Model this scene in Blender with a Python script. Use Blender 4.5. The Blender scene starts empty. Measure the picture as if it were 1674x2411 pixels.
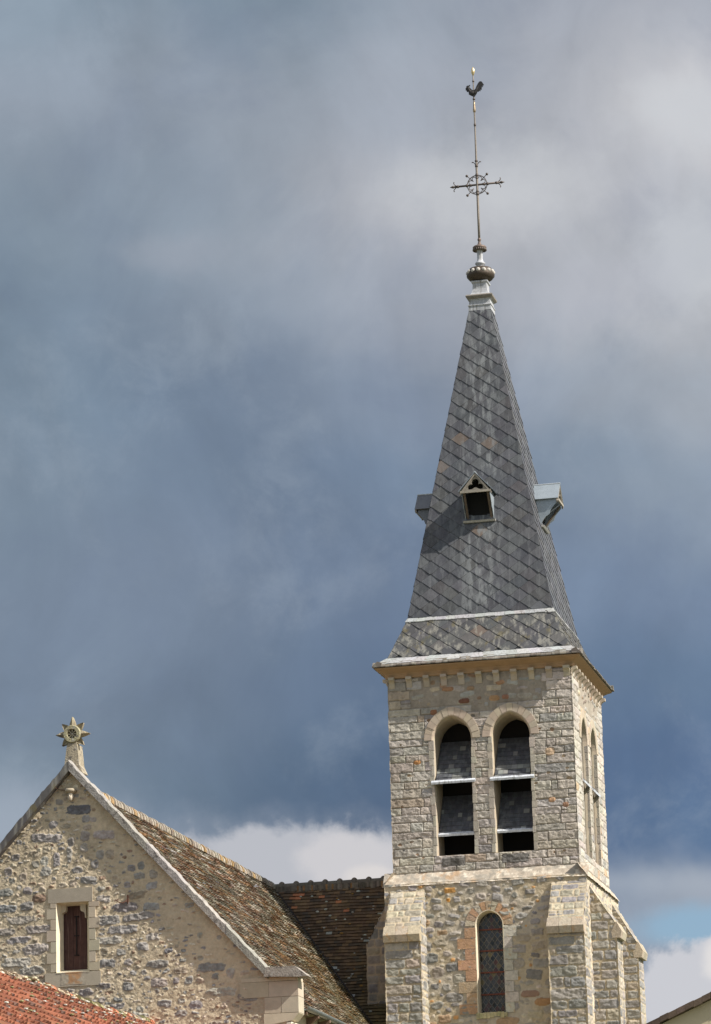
import bpy, math, random
import numpy as np
from mathutils import Vector, Matrix, geometry
R_ = math.radians
rnd = random.Random(7)
S = bpy.context.scene
COL = S.collection

# ------------------------------------------------------------------ camera
yaw, pitch, roll = R_(-12.608), R_(14.161), R_(-1.6064)
fw = Vector((math.sin(yaw)*math.cos(pitch), math.cos(yaw)*math.cos(pitch), math.sin(pitch)))
rt = Vector((math.cos(yaw), -math.sin(yaw), 0)); up = rt.cross(fw)
rt2 = rt*math.cos(roll)+up*math.sin(roll); up2 = -rt*math.sin(roll)+up*math.cos(roll)
cd = bpy.data.cameras.new("camera"); cam = bpy.data.objects.new("camera", cd); COL.objects.link(cam)
M = Matrix((rt2, up2, -fw)).transposed().to_4x4(); M.translation = Vector((0, 0, 1.6)); cam.matrix_world = M
cd.sensor_fit = 'VERTICAL'; cd.sensor_height = 36; cd.lens = 8146/2411*36
cd.clip_start = 0.5; cd.clip_end = 5000
S.camera = cam
S.view_settings.view_transform = 'Standard'; S.view_settings.look = 'None'
S.view_settings.exposure = 0.5; S.view_settings.gamma = 1.0

# ------------------------------------------------------------------ sun
SUN = Vector((3.6, -0.80, 3.35)).normalized()
sl = bpy.data.lights.new("sun", 'SUN'); sl.energy = 5.0; sl.angle = R_(0.53); sl.color = (1.0, 0.94, 0.85)
so = bpy.data.objects.new("sun", sl); COL.objects.link(so)
so.rotation_euler = (-SUN).to_track_quat('-Z', 'Y').to_euler(); so.location = (20, 60, 50)

# ------------------------------------------------------------------ world
def lin(c):
    return tuple(((v/255)/12.92 if v/255 <= .04045 else (((v/255)+.055)/1.055)**2.4) for v in c)
W = bpy.data.worlds.new("World"); S.world = W; W.use_nodes = True
nt = W.node_tree; nt.nodes.clear()
def N(t, **k):
    n = nt.nodes.new(t)
    for a, b in k.items(): setattr(n, a, b)
    return n
def Lk(a, b): nt.links.new(a, b)
def math_(op, a, b=None, c=None, clamp=False):
    n = N('ShaderNodeMath', operation=op, use_clamp=clamp)
    for i, v in enumerate((a, b, c)):
        if v is None: continue
        if isinstance(v, (int, float)): n.inputs[i].default_value = v
        else: Lk(v, n.inputs[i])
    return n.outputs[0]
def mixc(f, a, b, mode='MIX'):
    n = N('ShaderNodeMix', data_type='RGBA', blend_type=mode)
    for s, v in ((n.inputs[0], f), (n.inputs[6], a), (n.inputs[7], b)):
        if isinstance(v, (int, float)): s.default_value = v
        elif isinstance(v, tuple): s.default_value = (*v[:3], 1)
        else: Lk(v, s)
    return n.outputs[2]
def sstep(x, lo, hi):
    n = N('ShaderNodeMapRange', interpolation_type='SMOOTHSTEP')
    Lk(x, n.inputs[0]); n.inputs[1].default_value = lo; n.inputs[2].default_value = hi
    n.inputs[3].default_value = 0; n.inputs[4].default_value = 1
    return n.outputs[0]
tc = N('ShaderNodeTexCoord'); sep = N('ShaderNodeSeparateXYZ'); Lk(tc.outputs['Generated'], sep.inputs[0])
az = math_('ARCTAN2', sep.outputs[0], sep.outputs[1])
el = math_('ARCSINE', sep.outputs[2])
# u,v: azimuth / elevation measured in the 11.8 x 16.8 degree patch of sky the photograph looks at
a0, e0 = R_(-12.608), R_(14.161)
ua = math_('MULTIPLY', math_('SUBTRACT', az, a0), math.cos(e0))
eb = math_('SUBTRACT', el, e0)
ur = math_('SUBTRACT', math_('MULTIPLY', ua, math.cos(roll)), math_('MULTIPLY', eb, -math.sin(roll)))
vr = math_('ADD', math_('MULTIPLY', eb, math.cos(roll)), math_('MULTIPLY', ua, -math.sin(roll)))
u0 = math_('MULTIPLY_ADD', ur, 1/0.2055, 0.5)
v0 = math_('MULTIPLY_ADD', vr, -1/0.296, 0.5)      # 0 top of the patch, 1 bottom
cmb = N('ShaderNodeCombineXYZ'); Lk(u0, cmb.inputs[0]); Lk(math_('MULTIPLY', v0, 1.44), cmb.inputs[1])
def noise(scale, detail, rough=0.55, off=(0, 0, 0), dist=0.0, src=None, stretch=(1, 1, 1)):
    mp = N('ShaderNodeMapping'); mp.inputs[1].default_value = off; mp.inputs[3].default_value = stretch
    Lk(src or cmb.outputs[0], mp.inputs[0])
    n = N('ShaderNodeTexNoise'); n.inputs['Scale'].default_value = scale; n.inputs['Detail'].default_value = detail
    n.inputs['Roughness'].default_value = rough; n.inputs['Distortion'].default_value = dist
    Lk(mp.outputs[0], n.inputs[0]); return n
nA = noise(2.6, 5, .55, (3.1, 1.7, 0)); nB = noise(2.6, 5, .55, (9.4, 5.2, 3))
uw = math_('ADD', u0, math_('MULTIPLY', math_('SUBTRACT', nA.outputs[0], .5), .34))
vw = math_('ADD', v0, math_('MULTIPLY', math_('SUBTRACT', nB.outputs[0], .5), .20))
ROWS = [
 (0.00, [(142,156,170),(127,144,160),(129,145,160),(149,158,171),(164,169,180),(167,172,182)]),
 (0.10, [(145,156,170),(143,154,168),(152,161,173),(158,165,177),(177,180,188),(199,199,202)]),
 (0.20, [(131,146,161),(133,147,162),(152,161,173),(179,181,188),(181,183,190),(177,181,189)]),
 (0.29, [(124,141,158),(122,137,155),(138,150,165),(164,170,181),(171,176,185),(189,191,196)]),
 (0.38, [(124,141,158),(111,128,148),(119,134,154),(136,148,165),(152,162,176),(164,171,181)]),
 (0.48, [(124,140,157),(115,131,150),(112,128,150),(115,132,153),(133,148,166),(142,155,171)]),
 (0.58, [(120,135,154),(121,135,154),(111,127,149),(108,124,148),(118,135,158),(120,137,161)]),
 (0.67, [(120,135,154),(117,132,151),(105,122,144),(96,114,139),(99,119,145),(104,125,151)]),
 (0.75, [(127,142,158),(113,130,148),(92,111,134),(84,104,131),(87,108,138),(92,114,145)]),
 (0.82, [(147,158,172),(124,138,156),(99,118,141),(89,109,135),(87,108,140),(91,116,147)]),
 (0.87, [(164,172,182),(158,166,176),(154,162,174),(124,140,161),(136,149,167),(154,162,174)]),
 (1.00, [(169,174,182),(169,174,182),(164,170,180),(158,166,178),(158,168,182),(164,172,184)]),
]
prev = None
for vy, cols in ROWS:
    cr = N('ShaderNodeValToRGB'); cr.color_ramp.interpolation = 'B_SPLINE'
    e = cr.color_ramp.elements
    while len(e) < len(cols): e.new(.5)
    for i, c in enumerate(cols):
        e[i].position = i/(len(cols)-1); e[i].color = (*lin(c), 1)
    Lk(uw, cr.inputs[0])
    if prev is None: cur = cr.outputs[0]
    else: cur = mixc(sstep(vw, pv, vy), prev, cr.outputs[0])
    prev = cur; pv = vy
# wisps
n1 = noise(4.2, 10, .54, (1, 4, 2), .55, stretch=(1.25, .8, 1)); n2 = noise(2.2, 6, .6, (7, 2, 5), .4)
det = math_('ADD', math_('MULTIPLY', math_('SUBTRACT', n1.outputs[0], .5), .56), math_('MULTIPLY', math_('SUBTRACT', n2.outputs[0], .5), .22))
bri = math_('ADD', det, 1.0)
vm = N('ShaderNodeVectorMath', operation='SCALE'); Lk(prev, vm.inputs[0]); Lk(bri, vm.inputs['Scale'])
base = vm.outputs[0]
n3 = noise(3.4, 12, .60, (4, 9, 3), .35); n4 = noise(11, 12, .66, (8, 3, 6), .3)
patch_ = math_('MULTIPLY', sstep(n3.outputs[0], .47, .64), sstep(n4.outputs[0], .34, .66))
base = mixc(math_('MULTIPLY', patch_, .20), base, mixc(.35, lin((160, 174, 189)), lin((186, 194, 203))))
base = mixc(math_('MULTIPLY', sstep(n3.outputs[0], .50, .34), .16), base, lin((100, 114, 142)))
# brighter breaks and the cumulus at the foot of the sky
ne = noise(8.5, 12, .60, (2, 8, 1), .1); nf = noise(3.2, 4, .5, (5, 1, 9))
def blob(cu, cv, ru, rv, soft, wob=.55):
    du = math_('DIVIDE', math_('SUBTRACT', u0, cu), ru); dv = math_('DIVIDE', math_('SUBTRACT', v0, cv), rv)
    d = math_('SQRT', math_('ADD', math_('MULTIPLY', du, du), math_('MULTIPLY', dv, dv)))
    d = math_('ADD', d, math_('MULTIPLY', math_('SUBTRACT', ne.outputs[0], .5), -2*wob))
    d = math_('ADD', d, math_('MULTIPLY', math_('SUBTRACT', nf.outputs[0], .5), -1.6*wob))
    n = N('ShaderNodeMapRange', interpolation_type='SMOOTHSTEP'); Lk(d, n.inputs[0])
    n.inputs[1].default_value = 1+soft; n.inputs[2].default_value = 1-soft
    n.inputs[3].default_value = 0; n.inputs[4].default_value = 1
    return n.outputs[0]
sky = N('ShaderNodeTexSky', sky_type='NISHITA'); sky.sun_disc = False
sky.sun_elevation = math.asin(SUN.z); sky.sun_rotation = math.atan2(SUN.x, SUN.y)
sv = N('ShaderNodeVectorMath', operation='SCALE'); Lk(sky.outputs[0], sv.inputs[0]); sv.inputs['Scale'].default_value = 0.10
def over(base, m, f, col): return mixc(math_('MULTIPLY', m, f), base, lin(col))
base = over(base, blob(.70, .19, .115, .055, .75, 1.0), .70, (203, 206, 210))
base = over(base, blob(.98, .115, .10, .035, .65, 1.0), .72, (204, 207, 212))
base = over(base, blob(1.01, .265, .09, .055, .6, 1.0), .7, (198, 202, 208))
base = over(base, blob(.24, .25, .07, .018, .8, 1.1), .42, (160, 166, 178))
base = over(base, blob(.84, .285, .10, .035, .7, 1.1), .45, (184, 187, 197))
gap = blob(.965, .905, .10, .022, .5, .5)
base = mixc(math_('MULTIPLY', gap, .9), base, mixc(.55, sv.outputs[0], lin((140, 180, 212))))
base = over(base, blob(.95, .955, .09, .050, .14, 1.0), .95, (204, 205, 211))
base = over(base, blob(1.01, .94, .045, .028, .30, .8), .9, (226, 223, 222))
base = over(base, blob(.0, .80, .13, .03, .9, .9), .55, (166, 177, 191))
base = over(base, blob(.38, .852, .20, .040, .85, 1.1), .55, (170, 177, 189))
base = over(base, blob(.42, .848, .165, .036, .30, 1.3), .92, (190, 192, 199))
base = over(base, blob(.49, .838, .060, .024, .35, .9), .85, (208, 206, 209))
base = over(base, blob(.53, .858, .035, .012, .4, .9), .8, (222, 217, 215))
base = over(base, blob(.92, .862, .14, .012, .9, .5), .45, (172, 180, 192))
# the rest of the sky, behind and beside the viewer: brighter broken cloud over blue
g = N('ShaderNodeTexNoise'); g.inputs['Scale'].default_value = 2.4; g.inputs['Detail'].default_value = 7
Lk(tc.outputs['Generated'], g.inputs[0])
cl = mixc(sstep(g.outputs[0], .42, .60), sv.outputs[0], (.66, .68, .72))
dotf = N('ShaderNodeVectorMath', operation='DOT_PRODUCT'); Lk(tc.outputs['Generated'], dotf.inputs[0])
dotf.inputs[1].default_value = (math.sin(a0)*math.cos(e0), math.cos(a0)*math.cos(e0), math.sin(e0))
fin = mixc(sstep(dotf.outputs['Value'], .75, .97), cl, base)
dn = N('ShaderNodeVectorMath', operation='SCALE'); Lk(fin, dn.inputs[0]); dn.inputs['Scale'].default_value = 0.707
bg = N('ShaderNodeBackground'); Lk(dn.outputs[0], bg.inputs[0]); bg.inputs[1].default_value = 1.0
wo = N('ShaderNodeOutputWorld'); Lk(bg.outputs[0], wo.inputs[0])

# ------------------------------------------------------------------ materials
def material(name, rough=.9, noise_amt=.25, nscale=9, bump=.25, bscale=45, bdist=.01, metallic=0, spec=.3, streak=None, lichen=None, centre=False):
    """base colour = vertex colour 'Col' times procedural mottling"""
    m = bpy.data.materials.new(name); m.use_nodes = True; t = m.node_tree; t.nodes.clear()
    def n(ty, **k):
        q = t.nodes.new(ty)
        for a, b in k.items(): setattr(q, a, b)
        return q
    out = n('ShaderNodeOutputMaterial'); b = n('ShaderNodeBsdfPrincipled'); t.links.new(b.outputs[0], out.inputs[0])
    b.inputs['Roughness'].default_value = rough; b.inputs['Metallic'].default_value = metallic
    b.inputs['Specular IOR Level'].default_value = spec
    at = n('ShaderNodeAttribute', attribute_name='Col'); tcx = n('ShaderNodeTexCoord')
    nn = n('ShaderNodeTexNoise'); nn.inputs['Scale'].default_value = nscale; nn.inputs['Detail'].default_value = 7
    nn.inputs['Roughness'].default_value = .65
    t.links.new(tcx.outputs['Object'], nn.inputs[0])
    mr = n('ShaderNodeMapRange'); t.links.new(nn.outputs[0], mr.inputs[0])
    mr.inputs[1].default_value = .25; mr.inputs[2].default_value = .75
    mr.inputs[3].default_value = 1-noise_amt; mr.inputs[4].default_value = 1+noise_amt
    sc = n('ShaderNodeVectorMath', operation='SCALE'); t.links.new(at.outputs['Color'], sc.inputs[0]); t.links.new(mr.outputs[0], sc.inputs['Scale'])
    col = sc.outputs[0]
    for spec_ in (streak, lichen):
        if not spec_: continue
        (scl, lo, hi, amt, c, mx) = spec_
        mp = n('ShaderNodeMapping'); mp.inputs[3].default_value = scl; t.links.new(tcx.outputs['Object'], mp.inputs[0])
        q = n('ShaderNodeTexNoise'); q.inputs['Scale'].default_value = 1; q.inputs['Detail'].default_value = mx; q.inputs['Roughness'].default_value = .6
        t.links.new(mp.outputs[0], q.inputs[0])
        r = n('ShaderNodeMapRange', interpolation_type='SMOOTHSTEP'); t.links.new(q.outputs[0], r.inputs[0])
        r.inputs[1].default_value = lo; r.inputs[2].default_value = hi; r.inputs[3].default_value = 0; r.inputs[4].default_value = amt
        fac = r.outputs[0]
        if centre and spec_ is streak:      # run-off stains gather down the middle of the face
            sx = n('ShaderNodeSeparateXYZ'); t.links.new(tcx.outputs['Object'], sx.inputs[0])
            ab = n('ShaderNodeMath', operation='ABSOLUTE'); t.links.new(sx.outputs[0], ab.inputs[0])
            mk = n('ShaderNodeMapRange', interpolation_type='SMOOTHSTEP'); t.links.new(ab.outputs[0], mk.inputs[0])
            mk.inputs[1].default_value = .10; mk.inputs[2].default_value = .75; mk.inputs[3].default_value = 1.0; mk.inputs[4].default_value = .28
            mu = n('ShaderNodeMath', operation='MULTIPLY'); t.links.new(fac, mu.inputs[0]); t.links.new(mk.outputs[0], mu.inputs[1]); fac = mu.outputs[0]
        mixn = n('ShaderNodeMix', data_type='RGBA'); t.links.new(fac, mixn.inputs[0]); t.links.new(col, mixn.inputs[6])
        mixn.inputs[7].default_value = (*c, 1); col = mixn.outputs[2]
    t.links.new(col, b.inputs['Base Color'])
    if bump:
        bn = n('ShaderNodeTexNoise'); bn.inputs['Scale'].default_value = bscale; bn.inputs['Detail'].default_value = 5
        t.links.new(tcx.outputs['Object'], bn.inputs[0])
        bp = n('ShaderNodeBump'); bp.inputs['Strength'].default_value = bump; bp.inputs['Distance'].default_value = bdist
        t.links.new(bn.outputs[0], bp.inputs['Height']); t.links.new(bp.outputs[0], b.inputs['Normal'])
    return m
MAT = dict(
    stone=material('rough_stone', .92, .16, 11, .5, 34, .02),
    dressed=material('dressed_stone', .9, .12, 7, .4, 40, .008),
    lichen=material('lichened_stone', .93, .35, 9, .6, 30, .02, lichen=((7, 7, 7), .57, .63, .75, (.13, .115, .105), 9), streak=((10, 10, 10), .56, .66, .6, (.46, .44, .40), 7)),
    lichenstone=material('lichen_spotted_stone', .93, .30, 13, .6, 30, .02, lichen=((6, 6, 6), .56, .66, .55, (.42, .25, .11), 8), streak=((11, 11, 11), .60, .70, .6, (.26, .24, .20), 6)),
    slate=material('slate', .60, .22, 5, .25, 22, .006, spec=.4, centre=True, streak=((8, 8, 1.3), .45, .62, .85, (.20, .212, .22), 6)),
    oldslate=material('mossy_slate', .7, .18, 5, .25, 22, .006, spec=.35, streak=((7.5, 7.5, .9), .48, .66, .62, (.33, .32, .28), 6), lichen=((3.2, 3.2, 2.2), .55, .70, .55, (.17, .14, .05), 5)),
    tile=material('clay_tile', .95, .28, 14, .3, 40, .006, lichen=((5, 5, 5), .60, .72, .45, (.22, .19, .09), 8)),
    darktile=material('weathered_clay_tile', .95, .30, 12, .3, 40, .006, lichen=((1.1, 1.1, 1.1), .52, .70, .50, (.030, .024, .02), 5)),
    zinc=material('zinc', .42, .14, 4, .2, 6, .02, metallic=.35, spec=.5),
    lead=material('lead', .7, .28, 14, .4, 30, .01, streak=((16, 16, 1.2), .53, .66, .6, (.15, .14, .115), 5)),
    wood=material('wood', .8, .25, 12, .3, 30, .005, streak=((30, 30, 1.5), .55, .7, .35, (.30, .22, .19), 4)),
    iron=material('iron', .6, .25, 25, .2, 60, .004, metallic=.3),
    gold=material('gilding', .35, .12, 20, 0, metallic=.7, spec=.5),
    plaster=material('plaster', .85, .10, 4, .2, 30, .004),
    glass=material('stained_glass', .22, .10, 8, .3, 3, .01, spec=.6),
    ground=material('ground', .95, .25, .4, .3, 8, .02),
)

# ------------------------------------------------------------------ mesh helpers
class MB:
    def __init__(s): s.v = []; s.f = []; s.c = []
    def add(s, vs, fs, col):
        o = len(s.v); s.v += [tuple(p) for p in vs]; s.f += [tuple(i+o for i in f) for f in fs]
        if len(vs) and hasattr(col[0], '__len__'): s.c += [tuple(c) for c in col]
        else: s.c += [tuple(col)]*len(vs)
    def box(s, x0, x1, y0, y1, z0, z1, col):
        s.add([(x0,y0,z0),(x1,y0,z0),(x1,y1,z0),(x0,y1,z0),(x0,y0,z1),(x1,y0,z1),(x1,y1,z1),(x0,y1,z1)],
              [(0,3,2,1),(4,5,6,7),(0,1,5,4),(1,2,6,5),(2,3,7,6),(3,0,4,7)], col)
    def prism(s, pts, d, col):
        """closed polygon pts (3-D) extruded by vector d"""
        n = len(pts); d = Vector(d); P = [Vector(p) for p in pts]
        s.add(P+[p+d for p in P], [tuple(range(n))[::-1], tuple(range(n, 2*n))]+[(i, (i+1) % n, (i+1) % n+n, i+n) for i in range(n)], col)
    def tube(s, path, rad, col, n=8, cap=True):
        P = [Vector(p) for p in path]; rr = rad if hasattr(rad, '__len__') else [rad]*len(P)
        prevn = None; vs = []; fs = []
        for i, p in enumerate(P):
            t = (P[min(i+1, len(P)-1)]-P[max(i-1, 0)]).normalized()
            a = prevn if prevn is not None else (Vector((0, 1, 0)) if abs(t.y) < .9 else Vector((1, 0, 0)))
            a = (a-t*a.dot(t)).normalized(); prevn = a; b = t.cross(a)
            for k in range(n):
                q = 2*math.pi*k/n; vs.append(p+(a*math.cos(q)+b*math.sin(q))*rr[i])
        for i in range(len(P)-1):
            for k in range(n): fs.append((i*n+k, i*n+(k+1) % n, (i+1)*n+(k+1) % n, (i+1)*n+k))
        if cap: fs.append(tuple(range(n))[::-1]); fs.append(tuple(range((len(P)-1)*n, len(P)*n)))
        s.add(vs, fs, col)
    def lathe(s, prof, cx, cy, col, n=24):
        vs = []; fs = []
        for r, z in prof:
            for k in range(n):
                q = 2*math.pi*k/n; vs.append((cx+r*math.cos(q), cy+r*math.sin(q), z))
        for i in range(len(prof)-1):
            for k in range(n): fs.append((i*n+k, i*n+(k+1) % n, (i+1)*n+(k+1) % n, (i+1)*n+k))
        fs.append(tuple(range(n))[::-1]); fs.append(tuple(range((len(prof)-1)*n, len(prof)*n)))
        s.add(vs, fs, col)
    def sqlathe(s, prof, cx, cy, col):
        """square plan profile: list of (half, z)"""
        vs = []; fs = []
        for h, z in prof: vs += [(cx-h, cy-h, z), (cx+h, cy-h, z), (cx+h, cy+h, z), (cx-h, cy+h, z)]
        for i in range(len(prof)-1):
            for k in range(4): fs.append((i*4+k, i*4+(k+1) % 4, i*4+4+(k+1) % 4, i*4+4+k))
        fs.append((3, 2, 1, 0)); m = (len(prof)-1)*4; fs.append((m, m+1, m+2, m+3))
        s.add(vs, fs, col)
    def ball(s, c, r, col, n=10, sc=(1, 1, 1)):
        vs = []; fs = []; m = max(5, n//2+1)
        for i in range(1, m):
            t = math.pi*i/m
            for k in range(n):
                q = 2*math.pi*k/n
                vs.append((c[0]+r*sc[0]*math.sin(t)*math.cos(q), c[1]+r*sc[1]*math.sin(t)*math.sin(q), c[2]+r*sc[2]*math.cos(t)))
        for i in range(m-2):
            for k in range(n): fs.append((i*n+k, (i+1)*n+k, (i+1)*n+(k+1) % n, i*n+(k+1) % n))
        a = len(vs); vs += [(c[0], c[1], c[2]+r*sc[2]), (c[0], c[1], c[2]-r*sc[2])]
        for k in range(n): fs.append((a, k, (k+1) % n)); fs.append((a+1, (m-2)*n+(k+1) % n, (m-2)*n+k))
        s.add(vs, fs, col)
ORG = {}
def link(o, parent, off):
    COL.objects.link(o); ORG[o.name] = off
    if parent is not None: o.parent = parent
    return o
def build(name, mb, mat, parent=None, smooth=False, org=None):
    off = ORG[parent.name] if parent is not None else Vector(org or (0, 0, 0))
    me = bpy.data.meshes.new(name); A = np.array(mb.v, dtype=float)-np.array(off)
    me.from_pydata(A.tolist(), [], mb.f); me.update()
    at = me.color_attributes.new('Col', 'FLOAT_COLOR', 'POINT')
    c = np.ones((len(mb.v), 4), dtype=np.float32); c[:, :3] = np.array(mb.c, dtype=np.float32)
    at.data.foreach_set('color', c.ravel()); me.materials.append(MAT[mat])
    if smooth: me.shade_smooth()
    o = bpy.data.objects.new(name, me)
    if parent is None: o.location = off
    return link(o, parent, off)
def tag(o, label=None, cat=None, group=None, kind=None):
    if label: o['label'] = label
    if cat: o['category'] = cat
    if group: o['group'] = group
    if kind: o['kind'] = kind
    return o
def thing(name, loc, label, cat, group=None):
    o = bpy.data.objects.new(name, None); o.location = loc; link(o, None, Vector(loc)); o.empty_display_size = .2
    return tag(o, label, cat, group)
def J(c, a=.08, h=.03):
    k = 1+rnd.uniform(-a, a); return tuple(max(.005, v*k*(1+rnd.uniform(-h, h))) for v in c)

# ------------------------------------------------------------------ masonry height fields
def hsh(i, j, s): 
    v = np.sin(i*127.1+j*311.7+s*74.7)*43758.5453; return v-np.floor(v)
def vn(x, y, s):
    ix = np.floor(x); iy = np.floor(y); fx = x-ix; fy = y-iy; fx = fx*fx*(3-2*fx); fy = fy*fy*(3-2*fy)
    return (hsh(ix, iy, s)*(1-fx)+hsh(ix+1, iy, s)*fx)*(1-fy)+(hsh(ix, iy+1, s)*(1-fx)+hsh(ix+1, iy+1, s)*fx)*fy
def fbm(x, y, s, o=4):
    t = 0; a = .5; n = 0
    for k in range(o): t = t+a*vn(x, y, s+k*13); n += a; a *= .55; x = x*2.03+5.1; y = y*2.03+1.7
    return t/n
class Sheet:
    """a wall face sampled on a grid: height above the wall plane and colour, filled stone by stone"""
    def __init__(s, u0, u1, v0, v1, step, mortar, seed, mamp=.012):
        s.nu = int(round((u1-u0)/step))+1; s.nv = int(round((v1-v0)/step))+1
        s.u = np.linspace(u0, u1, s.nu); s.v = np.linspace(v0, v1, s.nv); s.step = step; s.seed = seed
        s.U, s.V = np.meshgrid(s.u, s.v)
        s.H = mamp*(fbm(s.U*7, s.V*7, seed, 5)-.5)*2+.006*(fbm(s.U*30, s.V*30, seed+3, 2)-.5)
        s.C = np.array(mortar)[None, None, :]*(1+.30*(fbm(s.U*2.2, s.V*2.2, seed+9, 4)-.5)+.28*(fbm(s.U*18, s.V*18, seed+19, 3)-.5))[:, :, None]
        s.occ = np.zeros_like(s.H, bool); s.mask = np.ones_like(s.H, bool); s.r = random.Random(seed)
    def tint(s, f, col):
        s.C = s.C*(1-f[:, :, None])+np.array(col)[None, None, :]*f[:, :, None]
    def stone(s, uc, vc, w, h, col, prot=.03, rough=.03, rect=True, rad=.03, edge=.02, wob=.014, ang=0, n=2.6, check=False, mott=.3, fs=1.0):
        m = max(w, h)*.5+.06
        i0, i1 = np.searchsorted(s.u, [uc-m, uc+m]); j0, j1 = np.searchsorted(s.v, [vc-m, vc+m])
        if i1-i0 < 2 or j1-j0 < 2: return False
        U = s.U[j0:j1, i0:i1]; V = s.V[j0:j1, i0:i1]; du = U-uc; dv = V-vc
        ca, sa = math.cos(ang), math.sin(ang); a = du*ca+dv*sa; b = -du*sa+dv*ca
        sd_seed = s.seed+s.r.random()*50
        if rect:
            r = min(rad, .45*min(w, h)); qx = np.abs(a)-w/2+r; qy = np.abs(b)-h/2+r
            sd = np.minimum(np.maximum(qx, qy), 0)+np.hypot(np.maximum(qx, 0), np.maximum(qy, 0))-r
        else:
            sd = ((np.abs(2*a/w)**n+np.abs(2*b/h)**n)**(1/n)-1)*min(w, h)/2
        sd = sd+wob*2*(fbm(U*9+sd_seed, V*9, sd_seed, 3)-.5)
        ins = sd < 0
        if not ins.any(): return False
        if check and (s.occ[j0:j1, i0:i1] & (sd < .018)).any(): return False
        prof = np.clip(-sd/edge, 0, 1)**.7
        f = fbm(U*8*fs+sd_seed, V*11*fs, sd_seed+5, 4)-.5; f2 = np.abs(fbm(U*5*fs+sd_seed*2, V*8*fs, sd_seed+7, 3)-.5)
        tl = s.r.uniform(-1, 1)*a/max(w, .1)*rough*.5+s.r.uniform(-1, 1)*b/max(h, .1)*rough*.8
        Hs = (prot+rough*2.2*f-rough*1.6*f2+tl)*prof
        s.H[j0:j1, i0:i1] = np.where(ins, Hs, s.H[j0:j1, i0:i1])
        k = 1+mott*(fbm(U*6+sd_seed, V*6, sd_seed+21, 4)-.5)+mott*.8*(fbm(U*26, V*26, sd_seed+31, 2)-.5)
        Cs = np.array(col)[None, None, :]*k[:, :, None]
        s.C[j0:j1, i0:i1] = np.where(ins[:, :, None], Cs, s.C[j0:j1, i0:i1])
        s.occ[j0:j1, i0:i1] |= ins
        return True
    def courses(s, u0, u1, v0, v1, hr, wr, pick, gap=.014, cuts=None, skip=None, **kw):
        v = v0
        while v < v1-.05:
            h = s.r.uniform(*hr)
            if v+h > v1-.07: h = v1-v
            segs = [(u0, u1)]
            if cuts:
                for a, b in cuts(v+h/2):
                    ns = []
                    for p, q in segs:
                        if b <= p or a >= q: ns.append((p, q))
                        else:
                            if a > p: ns.append((p, a))
                            if b < q: ns.append((b, q))
                    segs = ns
            for p, q in segs:
                u = p
                while u < q-.02:
                    w = s.r.uniform(*wr)
                    if s.r.random() < .22: w *= .45
                    if u+w > q-.16: w = q-u
                    if not (skip and skip(u+w/2, v+h/2)):
                        if w < .3 and h > .17 and s.r.random() < .35:   # two small stones one above the other
                            hh = h*s.r.uniform(.4, .6)
                            s.stone(u+w/2, v+hh/2, w-gap, hh-gap, pick(s.r), **kw)
                            s.stone(u+w/2, v+hh+(h-hh)/2, w-gap, h-hh-gap, pick(s.r), **kw)
                        else:
                            s.stone(u+w/2+s.r.uniform(-.005, .005), v+h/2+s.r.uniform(-.006, .006), w-gap, h-gap*s.r.uniform(.7, 1.6), pick(s.r), **kw)
                    u += w
            v += h
    def rubble(s, n, wr, hr, pick, region=None, **kw):
        for _ in range(n):
            u = s.r.uniform(s.u[0], s.u[-1]); v = s.r.uniform(s.v[0], s.v[-1])
            if region and not region(u, v): continue
            w = s.r.uniform(*wr); h = min(s.r.uniform(*hr), w)
            s.stone(u, v, w, h, pick(s.r), rect=s.r.random() < .35, rad=.04, ang=s.r.gauss(0, .14), n=s.r.uniform(2, 4), check=True, **kw)
    def build(s, name, O, Ud, Vd, Nd, mat, parent, edgeL=None, edgeR=None, label=None):
        Uo = s.U.copy(); H = s.H.copy()
        for side, e in ((0, edgeL), (-1, edgeR)):
            if e is None: continue
            hh = .008+.030*fbm(s.v*6, s.v*0+e, e, 3)+.012*(fbm(s.v*22, s.v*0+e, e+4, 2)-.5)
            H[:, side] = hh; Uo[:, side] += hh*(-1 if side == 0 else 1)
        O = np.array(O, float); Ud = np.array(Ud, float); Vd = np.array(Vd, float); Nd = np.array(Nd, float)
        P = O+Uo[..., None]*Ud+s.V[..., None]*Vd+H[..., None]*Nd
        off = ORG[parent.name]; P = P.reshape(-1, 3)-np.array(off)
        idx = np.arange(s.nu*s.nv).reshape(s.nv, s.nu)
        q = np.stack([idx[:-1, :-1], idx[:-1, 1:], idx[1:, 1:], idx[1:, :-1]], -1).reshape(-1, 4)
        mk = s.mask; ok = (mk[:-1, :-1] & mk[:-1, 1:] & mk[1:, 1:] & mk[1:, :-1]).reshape(-1)
        q = q[ok]
        if np.dot(np.cross(Ud, Vd), Nd) < 0: q = q[:, ::-1]
        used = np.unique(q); rem = np.full(len(P), -1); rem[used] = np.arange(len(used)); q = rem[q]
        P = P[used]; C = s.C.reshape(-1, 3)[used]
        me = bpy.data.meshes.new(name)
        me.vertices.add(len(P)); me.vertices.foreach_set('co', P.ravel())
        me.loops.add(q.size); me.loops.foreach_set('vertex_index', q.ravel().astype(np.int32))
        me.polygons.add(len(q)); me.polygons.foreach_set('loop_start', np.arange(0, q.size, 4, dtype=np.int32))
        me.polygons.foreach_set('loop_total', np.full(len(q), 4, dtype=np.int32))
        me.update(calc_edges=True); me.validate()
        at = me.color_attributes.new('Col', 'FLOAT_COLOR', 'POINT')
        c = np.ones((len(P), 4), np.float32); c[:, :3] = np.clip(C, .004, .95); at.data.foreach_set('color', c.ravel())
        me.materials.append(MAT[mat]); me.shade_smooth()
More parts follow.
